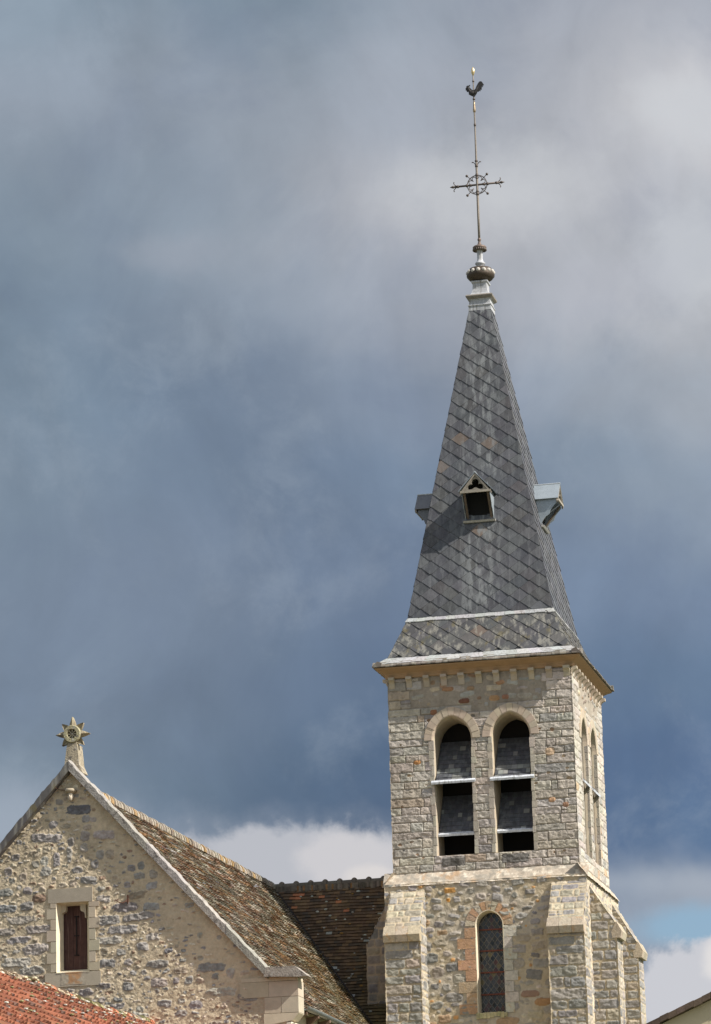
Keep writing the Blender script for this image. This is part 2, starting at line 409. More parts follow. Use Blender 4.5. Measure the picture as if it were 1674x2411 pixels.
        o = bpy.data.objects.new(name, me); link(o, parent, off)
        if label: o['label'] = label
        return o
def pickf(*wc):
    tot = sum(w for w, c in wc)
    def f(r):
        x = r.random()*tot
        for w, c in wc:
            x -= w
            if x <= 0: break
        k = 1+r.uniform(-.16, .16); return tuple(v*k*(1+r.uniform(-.03, .03)) for v in c)
    return f
X, Y, Z = (1, 0, 0), (0, 1, 0), (0, 0, 1)
def arch(c, hw, z0, zs, rise, n=10):
    """outline of a slightly pointed arch opening, from bottom left over the top to bottom right: list of (x, z)"""
    Rr = (hw*hw+rise*rise)/(2*hw); a1 = math.asin(min(1, rise/Rr)) if Rr > hw-1e-6 else math.pi/2
    if rise < hw: a1 = math.pi-a1 if False else a1
    L = [(c-hw, z0), (c-hw, (z0+zs)/2)] if z0 < zs else []
    left = [(c-hw+Rr-Rr*math.cos(a1*i/n), zs+Rr*math.sin(a1*i/n)) for i in range(n+1)]
    right = [(2*c-x, z) for x, z in left[:-1]][::-1]
    return L+left+right+([(c+hw, (z0+zs)/2), (c+hw, z0)] if z0 < zs else [])
def arch_half(hw, rise, dz):
    """half width of the arch dz above the springing"""
    Rr = (hw*hw+rise*rise)/(2*hw)
    if dz >= rise: return 0
    return max(0, math.sqrt(max(0, Rr*Rr-dz*dz))-(Rr-hw))
def in_arch(U, V, c, hw, z0, zs, rise):
    Rr = (hw*hw+rise*rise)/(2*hw); dz = np.clip(V-zs, 0, None)
    half = np.where(V <= zs, hw, np.where(dz < rise, np.sqrt(np.clip(Rr*Rr-dz*dz, 0, None))-(Rr-hw), -1))
    return (np.abs(U-c) < half) & (V > z0)

# ================================================================== GROUND
mb = MB(); mb.add([(-600, -200, 0), (600, -200, 0), (600, 1500, 0), (-600, 1500, 0)], [(0, 1, 2, 3)], (.10, .11, .06))
g_ = build('ground', mb, 'ground'); tag(g_, kind='structure')

# ================================================================== CHURCH
CX, CY = -16.85, 92.5
church = thing('church', (CX, 90, 0), 'old stone church with slate spire on a square bell tower and a gabled transept', 'church')

stone_b = pickf((50, (.432, .390, .342)), (22, (.395, .366, .335)), (16, (.462, .412, .355)), (7, (.315, .30, .285)), (2.5, (.40, .33, .26)))
stone_r = pickf((40, (.47, .43, .37)), (25, (.43, .40, .355)), (10, (.38, .365, .34)), (3, (.44, .33, .23)))
brownst = pickf((9, (.29, .195, .13)), (40, (.37, .335, .29)), (8, (.22, .17, .14)), (20, (.44, .37, .28)), (40, (.33, .32, .30)))
stone_l = pickf((40, (.285, .268, .245)), (28, (.335, .305, .265)), (10, (.22, .21, .20)), (14, (.38, .325, .25)), (2, (.36, .25, .16)))
stone_g = pickf((46, (.325, .305, .288)), (32, (.385, .352, .310)), (6, (.24, .232, .23)), (18, (.43, .365, .285)))
MORT_B = (.31, .27, .222); MORT_L = (.46, .385, .27); MORT_G = (.58, .485, .345)
WC = (-17.645, -16.045); WH = .535; WR = .64; WB = 15.23; WS = 18.36
def cutw(v):
    if WB < v < WS+.02: return [(WC[0]-WH, WC[0]+WH), (WC[1]-WH, WC[1]+WH)]
    return []
# belfry front wall
ST = .02
s = Sheet(-19.35, -14.35, 14.78, 20.3, .0150, MORT_B, 11, .006); s.H -= .010
def skipf(u, v): return v > 19.30 and abs(u+16.85) < 1.75 or (19.0 < v and abs(u+16.85) < .42)
s.courses(-19.35, -14.35, 14.80, 20.10, (.17, .27), (.30, 1.02), stone_b, gap=.014, cuts=cutw, skip=skipf, prot=.021, rough=.018, edge=.009, rad=.016, wob=.015, mott=.34, fs=1.1)
s.H += .010*(s.V > 19.28)*(np.abs(s.U+16.85) < 1.78)*~s.occ
s.rubble(1200, (.10, .40), (.07, .17), brownst, lambda u, v: skipf(u, v), prot=.014, rough=.02)
for k_ in range(70):     # small dark and rusty chips between the courses
    s.stone(s.r.uniform(-19.2, -14.5), s.r.uniform(14.9, 19.3), s.r.uniform(.05, .15), s.r.uniform(.03, .09), s.r.choice(((.30, .20, .13), (.20, .185, .17), (.36, .27, .18), (.48, .42, .34))), prot=.01, rough=.02, rect=False)
for u, v, w, h, c in ((-17.72, 19.74, .34, .13, (.33, .19, .11)), (-17.1, 19.72, .2, .12, (.33, .23, .15)), (-17.28, 19.38, .3, .14, (.19, .09, .06)), (-16.45, 19.40, .30, .16, (.42, .26, .14)), (-16.15, 19.42, .2, .13, (.32, .17, .11)),
                      (-18.12, 19.13, .18, .15, (.32, .16, .09)), (-18.62, 17.79, .2, .12, (.40, .20, .08)), (-16.28, 19.82, .26, .12, (.40, .24, .14)), (-15.0, 17.85, .25, .22, (.52, .38, .26)), (-15.0, 16.55, .18, .14, (.45, .28, .17)), (-14.63, 16.4, .17, .14, (.34, .2, .13))):
    s.stone(u, v, w, h, c, prot=.025, rough=.02, rect=False)
for u, w in ((-17.72, .62), (-16.05, .72)): s.stone(u, 15.05, w, .24, (.17, .16, .15), prot=.03, rough=.02)
# rain staining under the sills and the eaves
st_ = np.clip((fbm(s.U*5, s.V*.7, 61, 4)-.47)*7, 0, 1)
for c in WC: s.C *= (1-.30*st_*np.clip(1-np.abs(s.U-c)/.75, 0, 1)**.5*np.clip((15.24-s.V)*8, 0, 1))[:, :, None]
s.C *= (1-.20*np.clip((fbm(s.U*2.2, s.V*.8, 62, 4)-.5)*6, 0, 1))[:, :, None]
for c in WC: s.mask &= ~in_arch(s.U, s.V, c, WH, WB, WS, WR) & ~in_arch(s.U, s.V, c, .62, WS-.01, WS, .74)
bw = s.build('belfry_wall', (0, 90, 0), X, Z, (0, -1, 0), 'stone', church, 3, 1)
# belfry right wall (u = y)
s = Sheet(90.0, 95.0, 14.78, 20.3, ST, (.34, .30, .245), 23, .008); s.H -= .008
RW = (91.66, 93.24)
def cutr(v): return [(RW[0]-WH, RW[0]+WH), (RW[1]-WH, RW[1]+WH)] if WB < v < WS else []
s.courses(90.0, 95.0, 14.80, 20.10, (.17, .27), (.30, .9), stone_r, gap=.014, cuts=cutr, skip=lambda u, v: v > 19.35 and abs(u-92.5) < 1.7, prot=.026, rough=.022, edge=.012)
s.rubble(700, (.10, .3), (.07, .16), brownst, lambda u, v: v > 19.35 and abs(u-92.5) < 1.7, prot=.02, rough=.02)
for c in RW: s.mask &= ~in_arch(s.U, s.V, c, WH, WB, WS, WR)
s.build('belfry_wall', (-14.35, 0, 0), Y, Z, (1, 0, 0), 'stone', church, 1, 2)
# belfry left and back walls
for k, (O, Ud, Nd, a, b, eL, eR) in enumerate((((-19.35, 0, 0), Y, (-1, 0, 0), 90.0, 95.0, 3, 4), ((0, 95, 0), X, (0, 1, 0), -19.35, -14.35, 4, 2))):
    s = Sheet(a, b, 14.78, 20.3, .035, MORT_B, 31+k, .008)
    s.courses(a, b, 14.80, 20.10, (.17, .26), (.28, .85), stone_b, prot=.022, rough=.02, edge=.03)
    s.build('belfry_wall', O, Ud, Z, Nd, 'stone', church, eL, eR)
# near-black box: the darkness inside the belfry put into its colour
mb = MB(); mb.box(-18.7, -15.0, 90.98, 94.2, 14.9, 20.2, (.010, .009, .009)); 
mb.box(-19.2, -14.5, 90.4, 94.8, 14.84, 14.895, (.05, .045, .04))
build('chamber_darkness', mb, 'plaster', church)

DRS = (.47, .395, .31)
def ring_geo(mb, c, hwi, risei, hwo, riseo, zs, f, n, col, gap=.006, d=.05, ddeep=.0, colf=None):
    """voussoirs; f maps (u, z, depth-outward) to 3-D"""
    def pt(hw, rise, t):    # t 0..1 left spring to right spring
        o = arch(0, hw, zs, zs, rise, 40); m = len(o)-1; k = t*m; i = min(int(k), m-1); r = k-i
        return (o[i][0]*(1-r)+o[i+1][0]*r, o[i][1]*(1-r)+o[i+1][1]*r)
    for i in range(n):
        t0 = i/n+gap/4; t1 = (i+1)/n-gap/4; K = 4
        vs = []; dd = d+rnd.uniform(-.006, .006)
        for k in range(K+1):
            t = t0+(t1-t0)*k/K; a = pt(hwi, risei, t); b = pt(hwo+rnd.uniform(-.004, .004), riseo, t)
            vs += [f(c+a[0], a[1], dd-.02), f(c+a[0]+(b[0]-a[0])*.12, a[1]+(b[1]-a[1])*.12, dd), f(c+b[0], b[1], dd), f(c+b[0], b[1], -.05), f(c+a[0], a[1], -.05)]
        fs = []
        for k in range(K):
            for q in range(5): fs.append((k*5+q, k*5+(q+1) % 5, k*5+5+(q+1) % 5, k*5+5+q))
        fs += [(0, 1, 2, 3, 4)[::-1], tuple(K*5+q for q in range(5))]
        mb.add(vs, fs, (colf or (lambda: J(col, .035)))())
def reveal(mb, c, hw, z0, zs, rise, f, depth, inset, col, flange=.05, sillcol=None):
    A = arch(c, hw+flange, z0-.02, zs, rise+flange); B = arch(c, hw, z0, zs, rise); D = arch(c, hw-inset, z0+.0, zs, rise-inset)
    seq = [[f(x, z, -.03) for x, z in A], [f(x, z, .006) for x, z in A], [f(x, z, .006) for x, z in B], [f(x, z, -.10) for x, z in arch(c, hw-inset*.8, z0, zs, rise-inset*.8)], [f(x, z, -depth) for x, z in D]]
    n = len(A); vs = [p for q in seq for p in q]; fs = []
    for k in range(len(seq)-1):
        for i in range(n-1): fs.append((k*n+i, k*n+i+1, (k+1)*n+i+1, (k+1)*n+i))
        fs.append((k*n+n-1, k*n, (k+1)*n, (k+1)*n+n-1))
    mb.add(vs, fs, [J(col, .03) for _ in vs])
def louvre(parent, c, hw, z_f, y_f, z_b, y_b, f, lead_hw):
    """sloping slated board; f(u, z, out) ; y_* are outward distances"""
    mb = MB(); n = 9
    a = Vector((y_f, z_f)); b = Vector((y_b, z_b)); L = (b-a).length; d = (b-a)/L; nn = Vector((-d.y, d.x)); 
    if nn.y < 0: nn = -nn
    mb.add([f(c-hw, a.y-.03, a.x), f(c+hw, a.y-.03, a.x), f(c+hw, b.y-.03, b.x), f(c-hw, b.y-.03, b.x), f(c-hw, a.y-.0, a.x), f(c+hw, a.y-.0, a.x), f(c+hw, b.y, b.x), f(c-hw, b.y, b.x)],
           [(0, 3, 2, 1), (4, 5, 6, 7), (0, 1, 5, 4), (1, 2, 6, 5), (2, 3, 7, 6), (3, 0, 4, 7)], (.05, .04, .035))
    for r_ in range(n):
        t0 = r_/n*L; t1 = (r_+1.15)/n*L; u = c-hw-rnd.uniform(0, .15)
        while u < c+hw:
            w = rnd.uniform(.11, .17); ua_, ub = max(u, c-hw)+.003, min(u+w, c+hw)-.003; u += w
            if ub-ua_ < .02: continue
            col = J((.070, .074, .086), .18) if rnd.random() > (.42 if r_ < 3 and z_f > 17 else .05) else J((.20, .205, .195), .2)
            hf = .022+rnd.uniform(-.003, .004)
            P = []
            for uu, tt, hh in ((ua_, t0, hf), (ub, t0, hf), (ub, t1, .006), (ua_, t1, .006), (ua_, t0, .002), (ub, t0, .002)):
                q = a+d*tt+nn*hh; P.append(f(uu, q.y, q.x))
            mb.add(P, [(0, 1, 2, 3), (4, 5, 1, 0)], col)
    o = build('louvre', mb, 'slate', parent)
    mb = MB(); N_ = 12
    for i in range(N_):
        ua_ = c-lead_hw+2*lead_hw*i/N_; ub = c-lead_hw+2*lead_hw*(i+1)/N_; e = rnd.uniform(-.004, .004)
        mb.prism([f(ua_, a.y-.035+e, a.x+.015), f(ua_, a.y+.02+e, a.x+.025), f(ua_, a.y+.075+e, a.x-.03), f(ua_, a.y+.02, a.x-.05)], Vector(f(ub, 0, 0))-Vector(f(ua_, 0, 0)), (.55, .58, .63))
    build('lead_edge', mb, 'lead', parent)
def belfry_window(c, f, front=True):
    mb = MB(); ring_geo(mb, c, .535, .64, .765, .885, WS, f, 13, DRS, d=.045)
    ro = build('belfry_window', mb, 'dressed', church)
    mb = MB(); reveal(mb, c, WH, WB, WS, WR, f, .93, .045, (.44, .37, .28), .03)
    build('reveal', mb, 'dressed', ro)
    for sd in (-1, 1):      # rubbed jamb stones, uneven
        z = WB; mb = MB()
        while z < WS-.04:
            h = min(rnd.uniform(.18, .3), WS-z); e = rnd.uniform(0, .02)
            x0, x1 = sorted((c+sd*(WH-.012-e), c+sd*(WH+rnd.choice((.05, .08, .11)))))
            P = [f(x0, z+.006, 0), f(x1, z+.006, 0), f(x1, z+h-.006, 0), f(x0, z+h-.006, 0)]
            mb.prism([f(x0, z+.006, -.12), f(x1, z+.006, -.12), f(x1, z+h-.006, -.12), f(x0, z+h-.006, -.12)], Vector(f(0, 0, .026+e*.5))-Vector(f(0, 0, -.12)), J((.41, .37, .315), .12))
            z += h
        build('jamb', mb, 'stone', ro)
    louvre(ro, c, WH-.055, 17.19, .06, 18.42, -.85, f, .60 if front else .58)
    louvre(ro, c, WH-.055, 15.80, -.14, 16.95, -.88, f, .49)
    return ro
fF = lambda u, z, o: (u, 90-o, z)
fR = lambda u, z, o: (-14.35+o, u, z)
for c in WC: belfry_window(c, fF)
for c in RW: belfry_window(c, fR, False)

# cornice, corbels
mb = MB()
mb.sqlathe([(2.46, 20.12), (2.555, 20.13), (2.565, 20.19), (2.60, 20.25), (2.70, 20.31), (2.80, 20.355), (2.81, 20.39), (2.2, 20.40)], CX, CY, (.36, .235, .135))
cor = build('cornice', mb, 'plaster', church)
fL = lambda u, z, o: (-19.35-o, u, z)
fB = lambda u, z, o: (u, 95+o, z)
for f, cs in ((fF, [-19.25+.48*i for i in range(11)]), (fR, [90.1+.48*i for i in range(11)]), (fL, [90.1+.48*i for i in range(11)]), (fB, [-19.25+.48*i for i in range(11)])):
    for c in cs:
        mb = MB(); w = .082+rnd.uniform(-.006, .006)
        prof = [(-.03, 20.135), (.165, 20.135), (.168, 20.06), (.12, 20.045), (.075, 20.02), (.045, 19.97), (.03, 19.88), (.015, 19.84), (-.03, 19.84)]
        mb.prism([f(c-w, z, o) for o, z in prof], Vector(f(c+w, 0, 0))-Vector(f(c-w, 0, 0)), J((.44, .375, .295), .08))
        build('corbel', mb, 'dressed', church)

# string course / weathering at the foot of the belfry
def slope_sheet(name, P0, P1, Q0, mat, col, seed, pick=None, step=.03, label=None, parent=church):
    """sheet from bottom edge P0-P1 up to Q0 (above P0)"""
    P0, P1, Q0 = Vector(P0), Vector(P1), Vector(Q0); a = P1-P0; b = Q0-P0; n = a.cross(b).normalized()
    s = Sheet(0, a.length, 0, b.length, step, col, seed, .012)
    if pick: pick(s, a.length, b.length)
    return s.build(name, P0, a.normalized(), b.normalized(), n, mat, parent, label=label)
MORT_W = (.45, .385, .31)
def wpick(s, L, H_):
    s.H += .03*(fbm(s.U*6, s.V*8, 3, 4)-.5); s.tint(np.clip(fbm(s.U*3, s.V*3, 5, 5)*7-3.9, 0, .6), (.45, .28, .15)); s.tint(np.clip(fbm(s.U*5, s.V*5, 8, 5)*8-4.2, 0, .7), (.30, .28, .24)); s.tint(np.clip(fbm(s.U*9, s.V*9, 18, 4)*9-5.2, 0, .8), (.66, .60, .50))
zb0, zb1 = 14.44, 14.84
slope_sheet('weathering_course', (-19.62, 89.72, zb0), (-14.08, 89.72, zb0), (-19.62, 90.03, zb1), 'stone', MORT_W, 41, wpick)
slope_sheet('weathering_course', (-14.08, 89.72, zb0), (-14.08, 95.28, zb0), (-14.38, 89.72, zb1), 'stone', MORT_W, 42, wpick)
slope_sheet('weathering_course', (-19.62, 95.28, zb0), (-19.62, 89.72, zb0), (-19.32, 95.28, zb1), 'stone', MORT_W, 43, wpick, .06)
# lower stage walls
XL, XR, YF, YB = -19.55, -14.15, 89.75, 95.25
LW = (-16.775, .365, 10.98, 13.27, .40)
s = Sheet(XL, XR, 8.6, 14.5, ST, MORT_L, 51, .016)
s.tint(np.clip((14.5-s.V)*.1, 0, .25)*0+np.clip(fbm(s.U*1.1, s.V*1.1, 77, 3)*2.5-1.1, 0, .5), (.44, .41, .37))
s.stone(-15.75, 11.42, .5, .19, (.30, .20, .15), rect=False, prot=.02, rough=.012)
s.stone(-15.42, 11.2, .46, .2, (.38, .23, .12), rect=False, prot=.02, rough=.012)
s.stone(-17.8, 14.26, .3, .14, (.50, .27, .09), prot=.02); s.stone(-17.85, 14.0, .09, .12, (.55, .26, .06), prot=.02)
s.rubble(260, (.30, .58), (.20, .30), stone_l, lambda u, v: v < 12.9, prot=.022, rough=.024, wob=.03)
s.rubble(1500, (.16, .34), (.10, .20), stone_l, prot=.024, rough=.026, wob=.025)
s.rubble(2600, (.07, .17), (.05, .10), pickf((4, (.40, .36, .31)), (2, (.24, .24, .25)), (1, (.5, .28, .12)), (2, (.52, .46, .38))), prot=.02, rough=.02, wob=.02)
s.mask &= ~in_arch(s.U, s.V, *LW) & ~((np.abs(s.U-LW[0]) < .38) & (s.V > 10.96) & (s.V < 13.28))
s.mask &= ~in_arch(s.U, s.V, LW[0], .42, 13.26, 13.27, .46)
s.build('tower_wall', (0, YF, 0), X, Z, (0, -1, 0), 'stone', church, 7, 5)
s = Sheet(YF, YB, 8.6, 14.5, .025, (.56, .48, .36), 53, .016)
s.rubble(1500, (.16, .42), (.10, .24), stone_l, prot=.024, rough=.026, wob=.025)
s.rubble(1500, (.07, .17), (.05, .10), stone_r, prot=.02, rough=.02, wob=.02)
s.build('tower_wall', (XR, 0, 0), Y, Z, (1, 0, 0), 'stone', church, 5, 6)
s = Sheet(YF, YB, 8.6, 14.5, .05, MORT_L, 54, .016); s.rubble(500, (.2, .42), (.12, .24), stone_l, prot=.024, rough=.026)
s.build('tower_wall', (XL, 0, 0), Y, Z, (-1, 0, 0), 'stone', church, 7, 8)
s = Sheet(XL, XR, 8.6, 14.5, .05, MORT_L, 55, .016); s.rubble(500, (.2, .42), (.12, .24), stone_l, prot=.024, rough=.026)
s.build('tower_wall', (0, YB, 0), X, Z, (0, 1, 0), 'stone', church, 8, 6)
mb = MB(); mb.box(XL+.01, XR-.01, YF+.01, YB-.01, 0, 8.62, (.36, .32, .26)); build('tower_wall', mb, 'stone', church)

# buttresses: frame = (origin of the wall face centre, outward direction)
def buttress(cu, half, f, out_s, out_d, zd, zt, seed, mort, pick, step, zb=8.6, drip=True):
    """f(u, z, out)"""
    P = lambda u, z, o: Vector(f(u, z, o))
    a, b = cu-half, cu+half; Ud = (P(b, 0, 0)-P(a, 0, 0)).normalized(); Od = (P(0, 0, 1)-P(0, 0, 0))
    big = dict(prot=.020, rough=.024, wob=.022, edge=.014, rad=.04, mott=.38)
    s = Sheet(a, b, zb, zd-.16, step, mort, seed, .012)
    s.courses(a, b, zb, zd-.16, (.18, .32), (.26, .80), pick, gap=.026, **big)
    root = s.build('buttress', P(0, 0, out_s), P(1, 0, 0)-P(0, 0, 0), Z, Od, 'stone', church, seed+1, seed+2)
    for sgn, u in ((-1, a), (1, b)):
        s = Sheet(-.02, out_s, zb, zt, step, mort, seed+5+sgn, .012)
        s.courses(-.02, out_s, zb, zt, (.16, .30), (.26, .5), pick, gap=.035, **big)
        s.mask &= (s.V < zd-.13) | (s.V < zt-(s.U)*(zt-zd)/out_d-.0)
        Nd = (P(1, 0, 0)-P(0, 0, 0))*sgn
        s.build('side_face', P(u, 0, 0), Od, Z, Nd, 'stone', root, None, seed+1 if sgn < 0 else seed+2)
    # sloping weathering
    A, B, Cq = P(a-.01, zd+.0, out_d), P(b+.01, zd+.0, out_d), P(a-.01, zt, -.02)
    aa = B-A; bb = Cq-A; n = Vector(aa.normalized().cross(bb.normalized())); n = n if n.z > 0 else -n
    s = Sheet(0, aa.length, .16, bb.length, step, mort, seed+9, .010)
    s.courses(0, aa.length, .16, bb.length, (.2, .30), (.22, .45), pickf((3, (.36, .325, .26)), (2, (.27, .26, .25)), (2, (.42, .37, .28))), gap=.03, prot=.018, rough=.022, mott=.6)
    s.build('weathering', A, aa.normalized(), bb.normalized(), n, 'stone', root)
    # drip stone at the foot of the slope
    mb = MB(); K = 3
    tdir = (Cq-A).normalized()
    for k in range(K):
        u_0 = a-.03+(2*half+.06)*k/K+.004; u_1 = a-.03+(2*half+.06)*(k+1)/K-.004
        base = [P(u_0, zd-.02, out_d), P(u_0, zd-.20, out_d-.02), P(u_0, zd-.20, out_s-.06), P(u_0, zd+.12, out_s-.10)]
        top = Vector(P(u_0, zd-.02, out_d))+tdir*.30
        mb.prism([P(u_0, zd-.17, out_d-.03), P(u_0, zd+.01, out_d+.012), P(u_0, zd+.02, out_d+.01)+tdir*.28+n*.02, P(u_0, zd-.0, out_s-.12), P(u_0, zd-.17, out_s-.1)], (P(u_1, 0, 0)-P(u_0, 0, 0)), J((.40, .345, .265), .12))
    if drip: build('drip_stone', mb, 'lichenstone', root)
    return root
bpick = pickf((40, (.325, .305, .275)), (20, (.27, .26, .25)), (18, (.41, .36, .29)), (5, (.2, .195, .19)))
f1 = lambda u, z, o: (u, YF-o, z)
f2_ = lambda u, z, o: (XR+o, u, z)
f3_ = lambda u, z, o: (XL-o, u, z)
bl = buttress(-18.945, .465, f1, .85, 1.0, 13.02, 14.34, 61, MORT_L, bpick, ST)
br = buttress(-14.59, .46, f1, .85, 1.0, 13.02, 14.34, 71, MORT_L, bpick, ST)
buttress(90.75, .45, f2_, .66, .80, 13.0, 14.28, 81, MORT_L, bpick, ST)
buttress(94.55, .45, f2_, .66, .80, 12.9, 14.28, 91, MORT_L, bpick, ST)
buttress(90.75, .45, f3_, .66, .68, 13.0, 14.28, 101, (.30, .25, .19), pickf((3, (.22, .20, .185)), (2, (.16, .155, .155)), (1, (.27, .23, .18))), .03, drip=False)  # stone and mortar colours darkened to paint this buttress as shaded

# lancet window
cxw, hw, zb_, zs_, rise = LW
f1 = lambda u, z, o: (u, YF-o, z)
def olich():
    r = rnd.random(); return J((.44, .335, .235), .12) if r < .36 else (J((.45, .28, .175), .12) if r < .82 else J((.50, .43, .33), .1))
mb = MB(); ring_geo(mb, cxw, hw, rise, .64, .64, zs_, f1, 11, DRS, gap=.02, d=.022, colf=olich)
for sd in (-1, 1):
    z = zb_-.02; i = 0
    while z < zs_-.05:
        h = min(.285+rnd.uniform(-.02, .02), zs_-z); w = (.50, .30)[i % 2] if sd < 0 else (.27, .40)[i % 2]*.9; i += 1
        x0, x1 = sorted((cxw+sd*hw, cxw+sd*(hw+w)))
        mb.box(x0, x1, YF-.028+rnd.uniform(-.004, .004), YF+.06, z+.006, z+h-.006, olich() if sd < 0 else J((.47, .44, .38), .1)); z += h
lw = build('lancet_window', mb, 'lichenstone', church)
mb = MB(); reveal(mb, cxw, hw, zb_, zs_, rise, lambda u, z, o: (u, YF-.022-o, z), .42, .02, (.66, .58, .44), .02); build('reveal', mb, 'dressed', lw)
mb = MB()
for i in range(9):
    x0 = cxw-.42+.84*i/9; mb.box(x0, x0+.088, YF-.035-rnd.uniform(0, .03), YF+.3, zb_-.10-rnd.uniform(0, .05), zb_+.015-rnd.uniform(0, .02), J((.42, .38, .22), .25))
build('sill', mb, 'lichen', lw)
# glazing: diamond quarries
gmb = MB(); cmb_ = MB(); yg = YF+.36; pw, ph = .150, .205
outl = arch(cxw, hw-.015, zb_, zs_, rise-.015)
def inside_w(x, z): return zb_ < z and abs(x-cxw) < (hw-.015 if z < zs_ else arch_half(hw-.015, rise-.015, z-zs_))
for i in range(-4, 5):
    for j in range(-1, 30):
        cx_ = cxw+i*pw/2; cz_ = zb_+.02+j*ph+(ph/2 if i % 2 else 0)
        if not inside_w(cx_, cz_): continue
        t = rnd.random()
        col = J((.036, .035, .036), .35) if t < .56 else (J((.024, .034, .058), .2) if t < .68 else (J((.060, .018, .014), .2) if t < .82 else ((.006, .006, .006) if t < .95 else J((.13, .10, .04), .2))))
        gmb.add([(cx_, yg+rnd.uniform(-.004, .004), cz_-ph/2+.004), (cx_+pw/2-.003, yg+rnd.uniform(-.004, .004), cz_), (cx_, yg+rnd.uniform(-.004, .004), cz_+ph/2-.004), (cx_-pw/2+.003, yg+rnd.uniform(-.004, .004), cz_)], [(0, 1, 2, 3)], col)
gmb.add([(x, yg+.012, z) for x, z in outl], [tuple(range(len(outl)))], (.03, .03, .033))
build('glass', gmb, 'glass', lw)
for sgn in (-1, 1):
    for k in range(-8, 24):
        pts = []
        for q in range(60):
            x = cxw-hw+2*hw*q/59; z = zb_+.02+ph/2+k*ph+sgn*(x-cxw)*ph/pw
            if inside_w(x, z): pts.append((x, yg-.008, z))
        if len(pts) > 2: cmb_.tube([pts[0], pts[-1]], .0075, (.23, .22, .21), 4)
build('lead_came', cmb_, 'lead', lw)
for z in (13.20, 12.64, 12.07, 11.49):
    mb = MB(); mb.box(cxw-hw+.005, cxw+hw-.005, yg-.045, yg-.012, z-.018, z+.018, (.17, .055, .035)); build('saddle_bar', mb, 'iron', lw)

# ------------------------------------------------------------------ spire
def hs(z): return 2.03-(z-21.8)*(2.03-.312)/(31.03-21.8)
mb = MB(); mb.sqlathe([(2.80, 20.41), (2.50, 20.66), (2.005, 21.77), (1.97, 21.80), (.30, 31.03)], CX, CY, (.06, .06, .065))
spire = build('spire', mb, 'slate', church, False)
def clip(poly, a, b, c):
    """keep a*u+b*v <= c ; poly of (u, v, w)"""
    out = []
    for i in range(len(poly)):
        p, q = poly[i], poly[(i+1) % len(poly)]; dp = a*p[0]+b*p[1]-c; dq = a*q[0]+b*q[1]-c
        if dp <= 0: out.append(p)
        if dp*dq < 0:
            t = dp/(dp-dq); out.append(tuple(p[k]+(q[k]-p[k])*t for k in range(3)))
    return out
def slate_face(h0, z0, h1, z1, rotk, mat, colf, w=.55, hgt=.405, phase=0, name='slates'):
    """trapezoid face of the pyramid between half width h0 at z0 and h1 at z1, side rotk"""
    ca, sa = ((1, 0), (0, 1), (-1, 0), (0, -1))[rotk]
    L = math.hypot(z1-z0, h0-h1); sv_ = (z1-z0)/L; cv_ = (h0-h1)/L      # up the slope
    def to3(u, v, o):
        out = h0-cv_*v+sv_*o; z = z0+sv_*v+cv_*o
        x, y = u, -out                               # front face local
        return (CX+x*ca-y*sa, CY+x*sa+y*ca, z)
    mb = MB(); m = (h0-h1)/L
    ni = int(2*h0/w)+3
    for j in range(-1, int(L/(hgt/2))+3):
        v_c = j*hgt/2+phase
        for i in range(-ni, ni+1):
            u_c = (i+(.5 if j % 2 else 0))*w
            if abs(u_c) > h0+w: continue
            g = .004; tw = .028+rnd.uniform(-.01, .015); th = rnd.uniform(.015, .026); du = rnd.uniform(-.006, .006); sk = rnd.uniform(-.006, .006)
            b = v_c-hgt/2
            low = [(u_c-w/2+g, v_c, .008), (u_c-tw*1.1+du, b+.012, th), (u_c-tw*.4+du, b-.004, th), (u_c+tw*.4+du, b-.004+sk, th*.8), (u_c+tw*1.1+du, b+.012+sk, th*.75), (u_c+w/2-g*.3, v_c, .005)]
            poly = low+[(u_c, v_c+hgt/2, .001)]
            poly = clip(poly, 1, m, h0); poly = clip(poly, -1, m, h0); poly = clip(poly, 0, -1, 0); poly = clip(poly, 0, 1, L)
            if len(poly) < 3: continue
            col = colf(u_c/h0, v_c/L); P0_ = to3(u_c, v_c, 0)
            if rotk == 0 and any(abs(P0_[0]-CX-bx) < .2 and abs(P0_[2]-bz) < .145 and math.hypot((P0_[0]-CX-bx)/.26, (P0_[2]-bz)/.19) < .8 for bx, bz in BROWN): col = J((.145, .115, .096), .1)
            n_ = len(poly)
            vs = [to3(*p) for p in poly]+[to3(p[0], p[1], -.01) for p in poly]
            mb.add(vs, [tuple(range(n_))]+[(k, k+n_, (k+1) % n_+n_, (k+1) % n_) for k in range(n_)], col)
    build(name, mb, mat, spire)
BROWN = ((-.56, 27.02), (.295, 26.84), (-1.10, 26.19), (0, 24.29), (-.04, 21.25))
def cslate(u, v):
    r = rnd.random()
    k = max(0, 1-abs(u)*2.2)*rnd.random()*.35
    c = J((.090, .092, .103), .12) if r < .25 else (J((.072, .072, .076), .12) if r < .42 else J((.067, .070, .081), .14))
    return tuple(a*(1-k)+b*k for a, b in zip(c, (.150, .158, .162)))
def cslate_o(u, v):
    r = rnd.random()
    if r < .30: return J((.098, .097, .096), .12)
    return J((.076, .077, .082), .12)
for k in range(4):
    slate_face(2.01, 21.88, .312, 31.03, k, 'slate', cslate, phase=.05)
    slate_face(2.50, 20.70, 2.03, 21.80, k, 'oldslate', cslate_o, phase=.30)
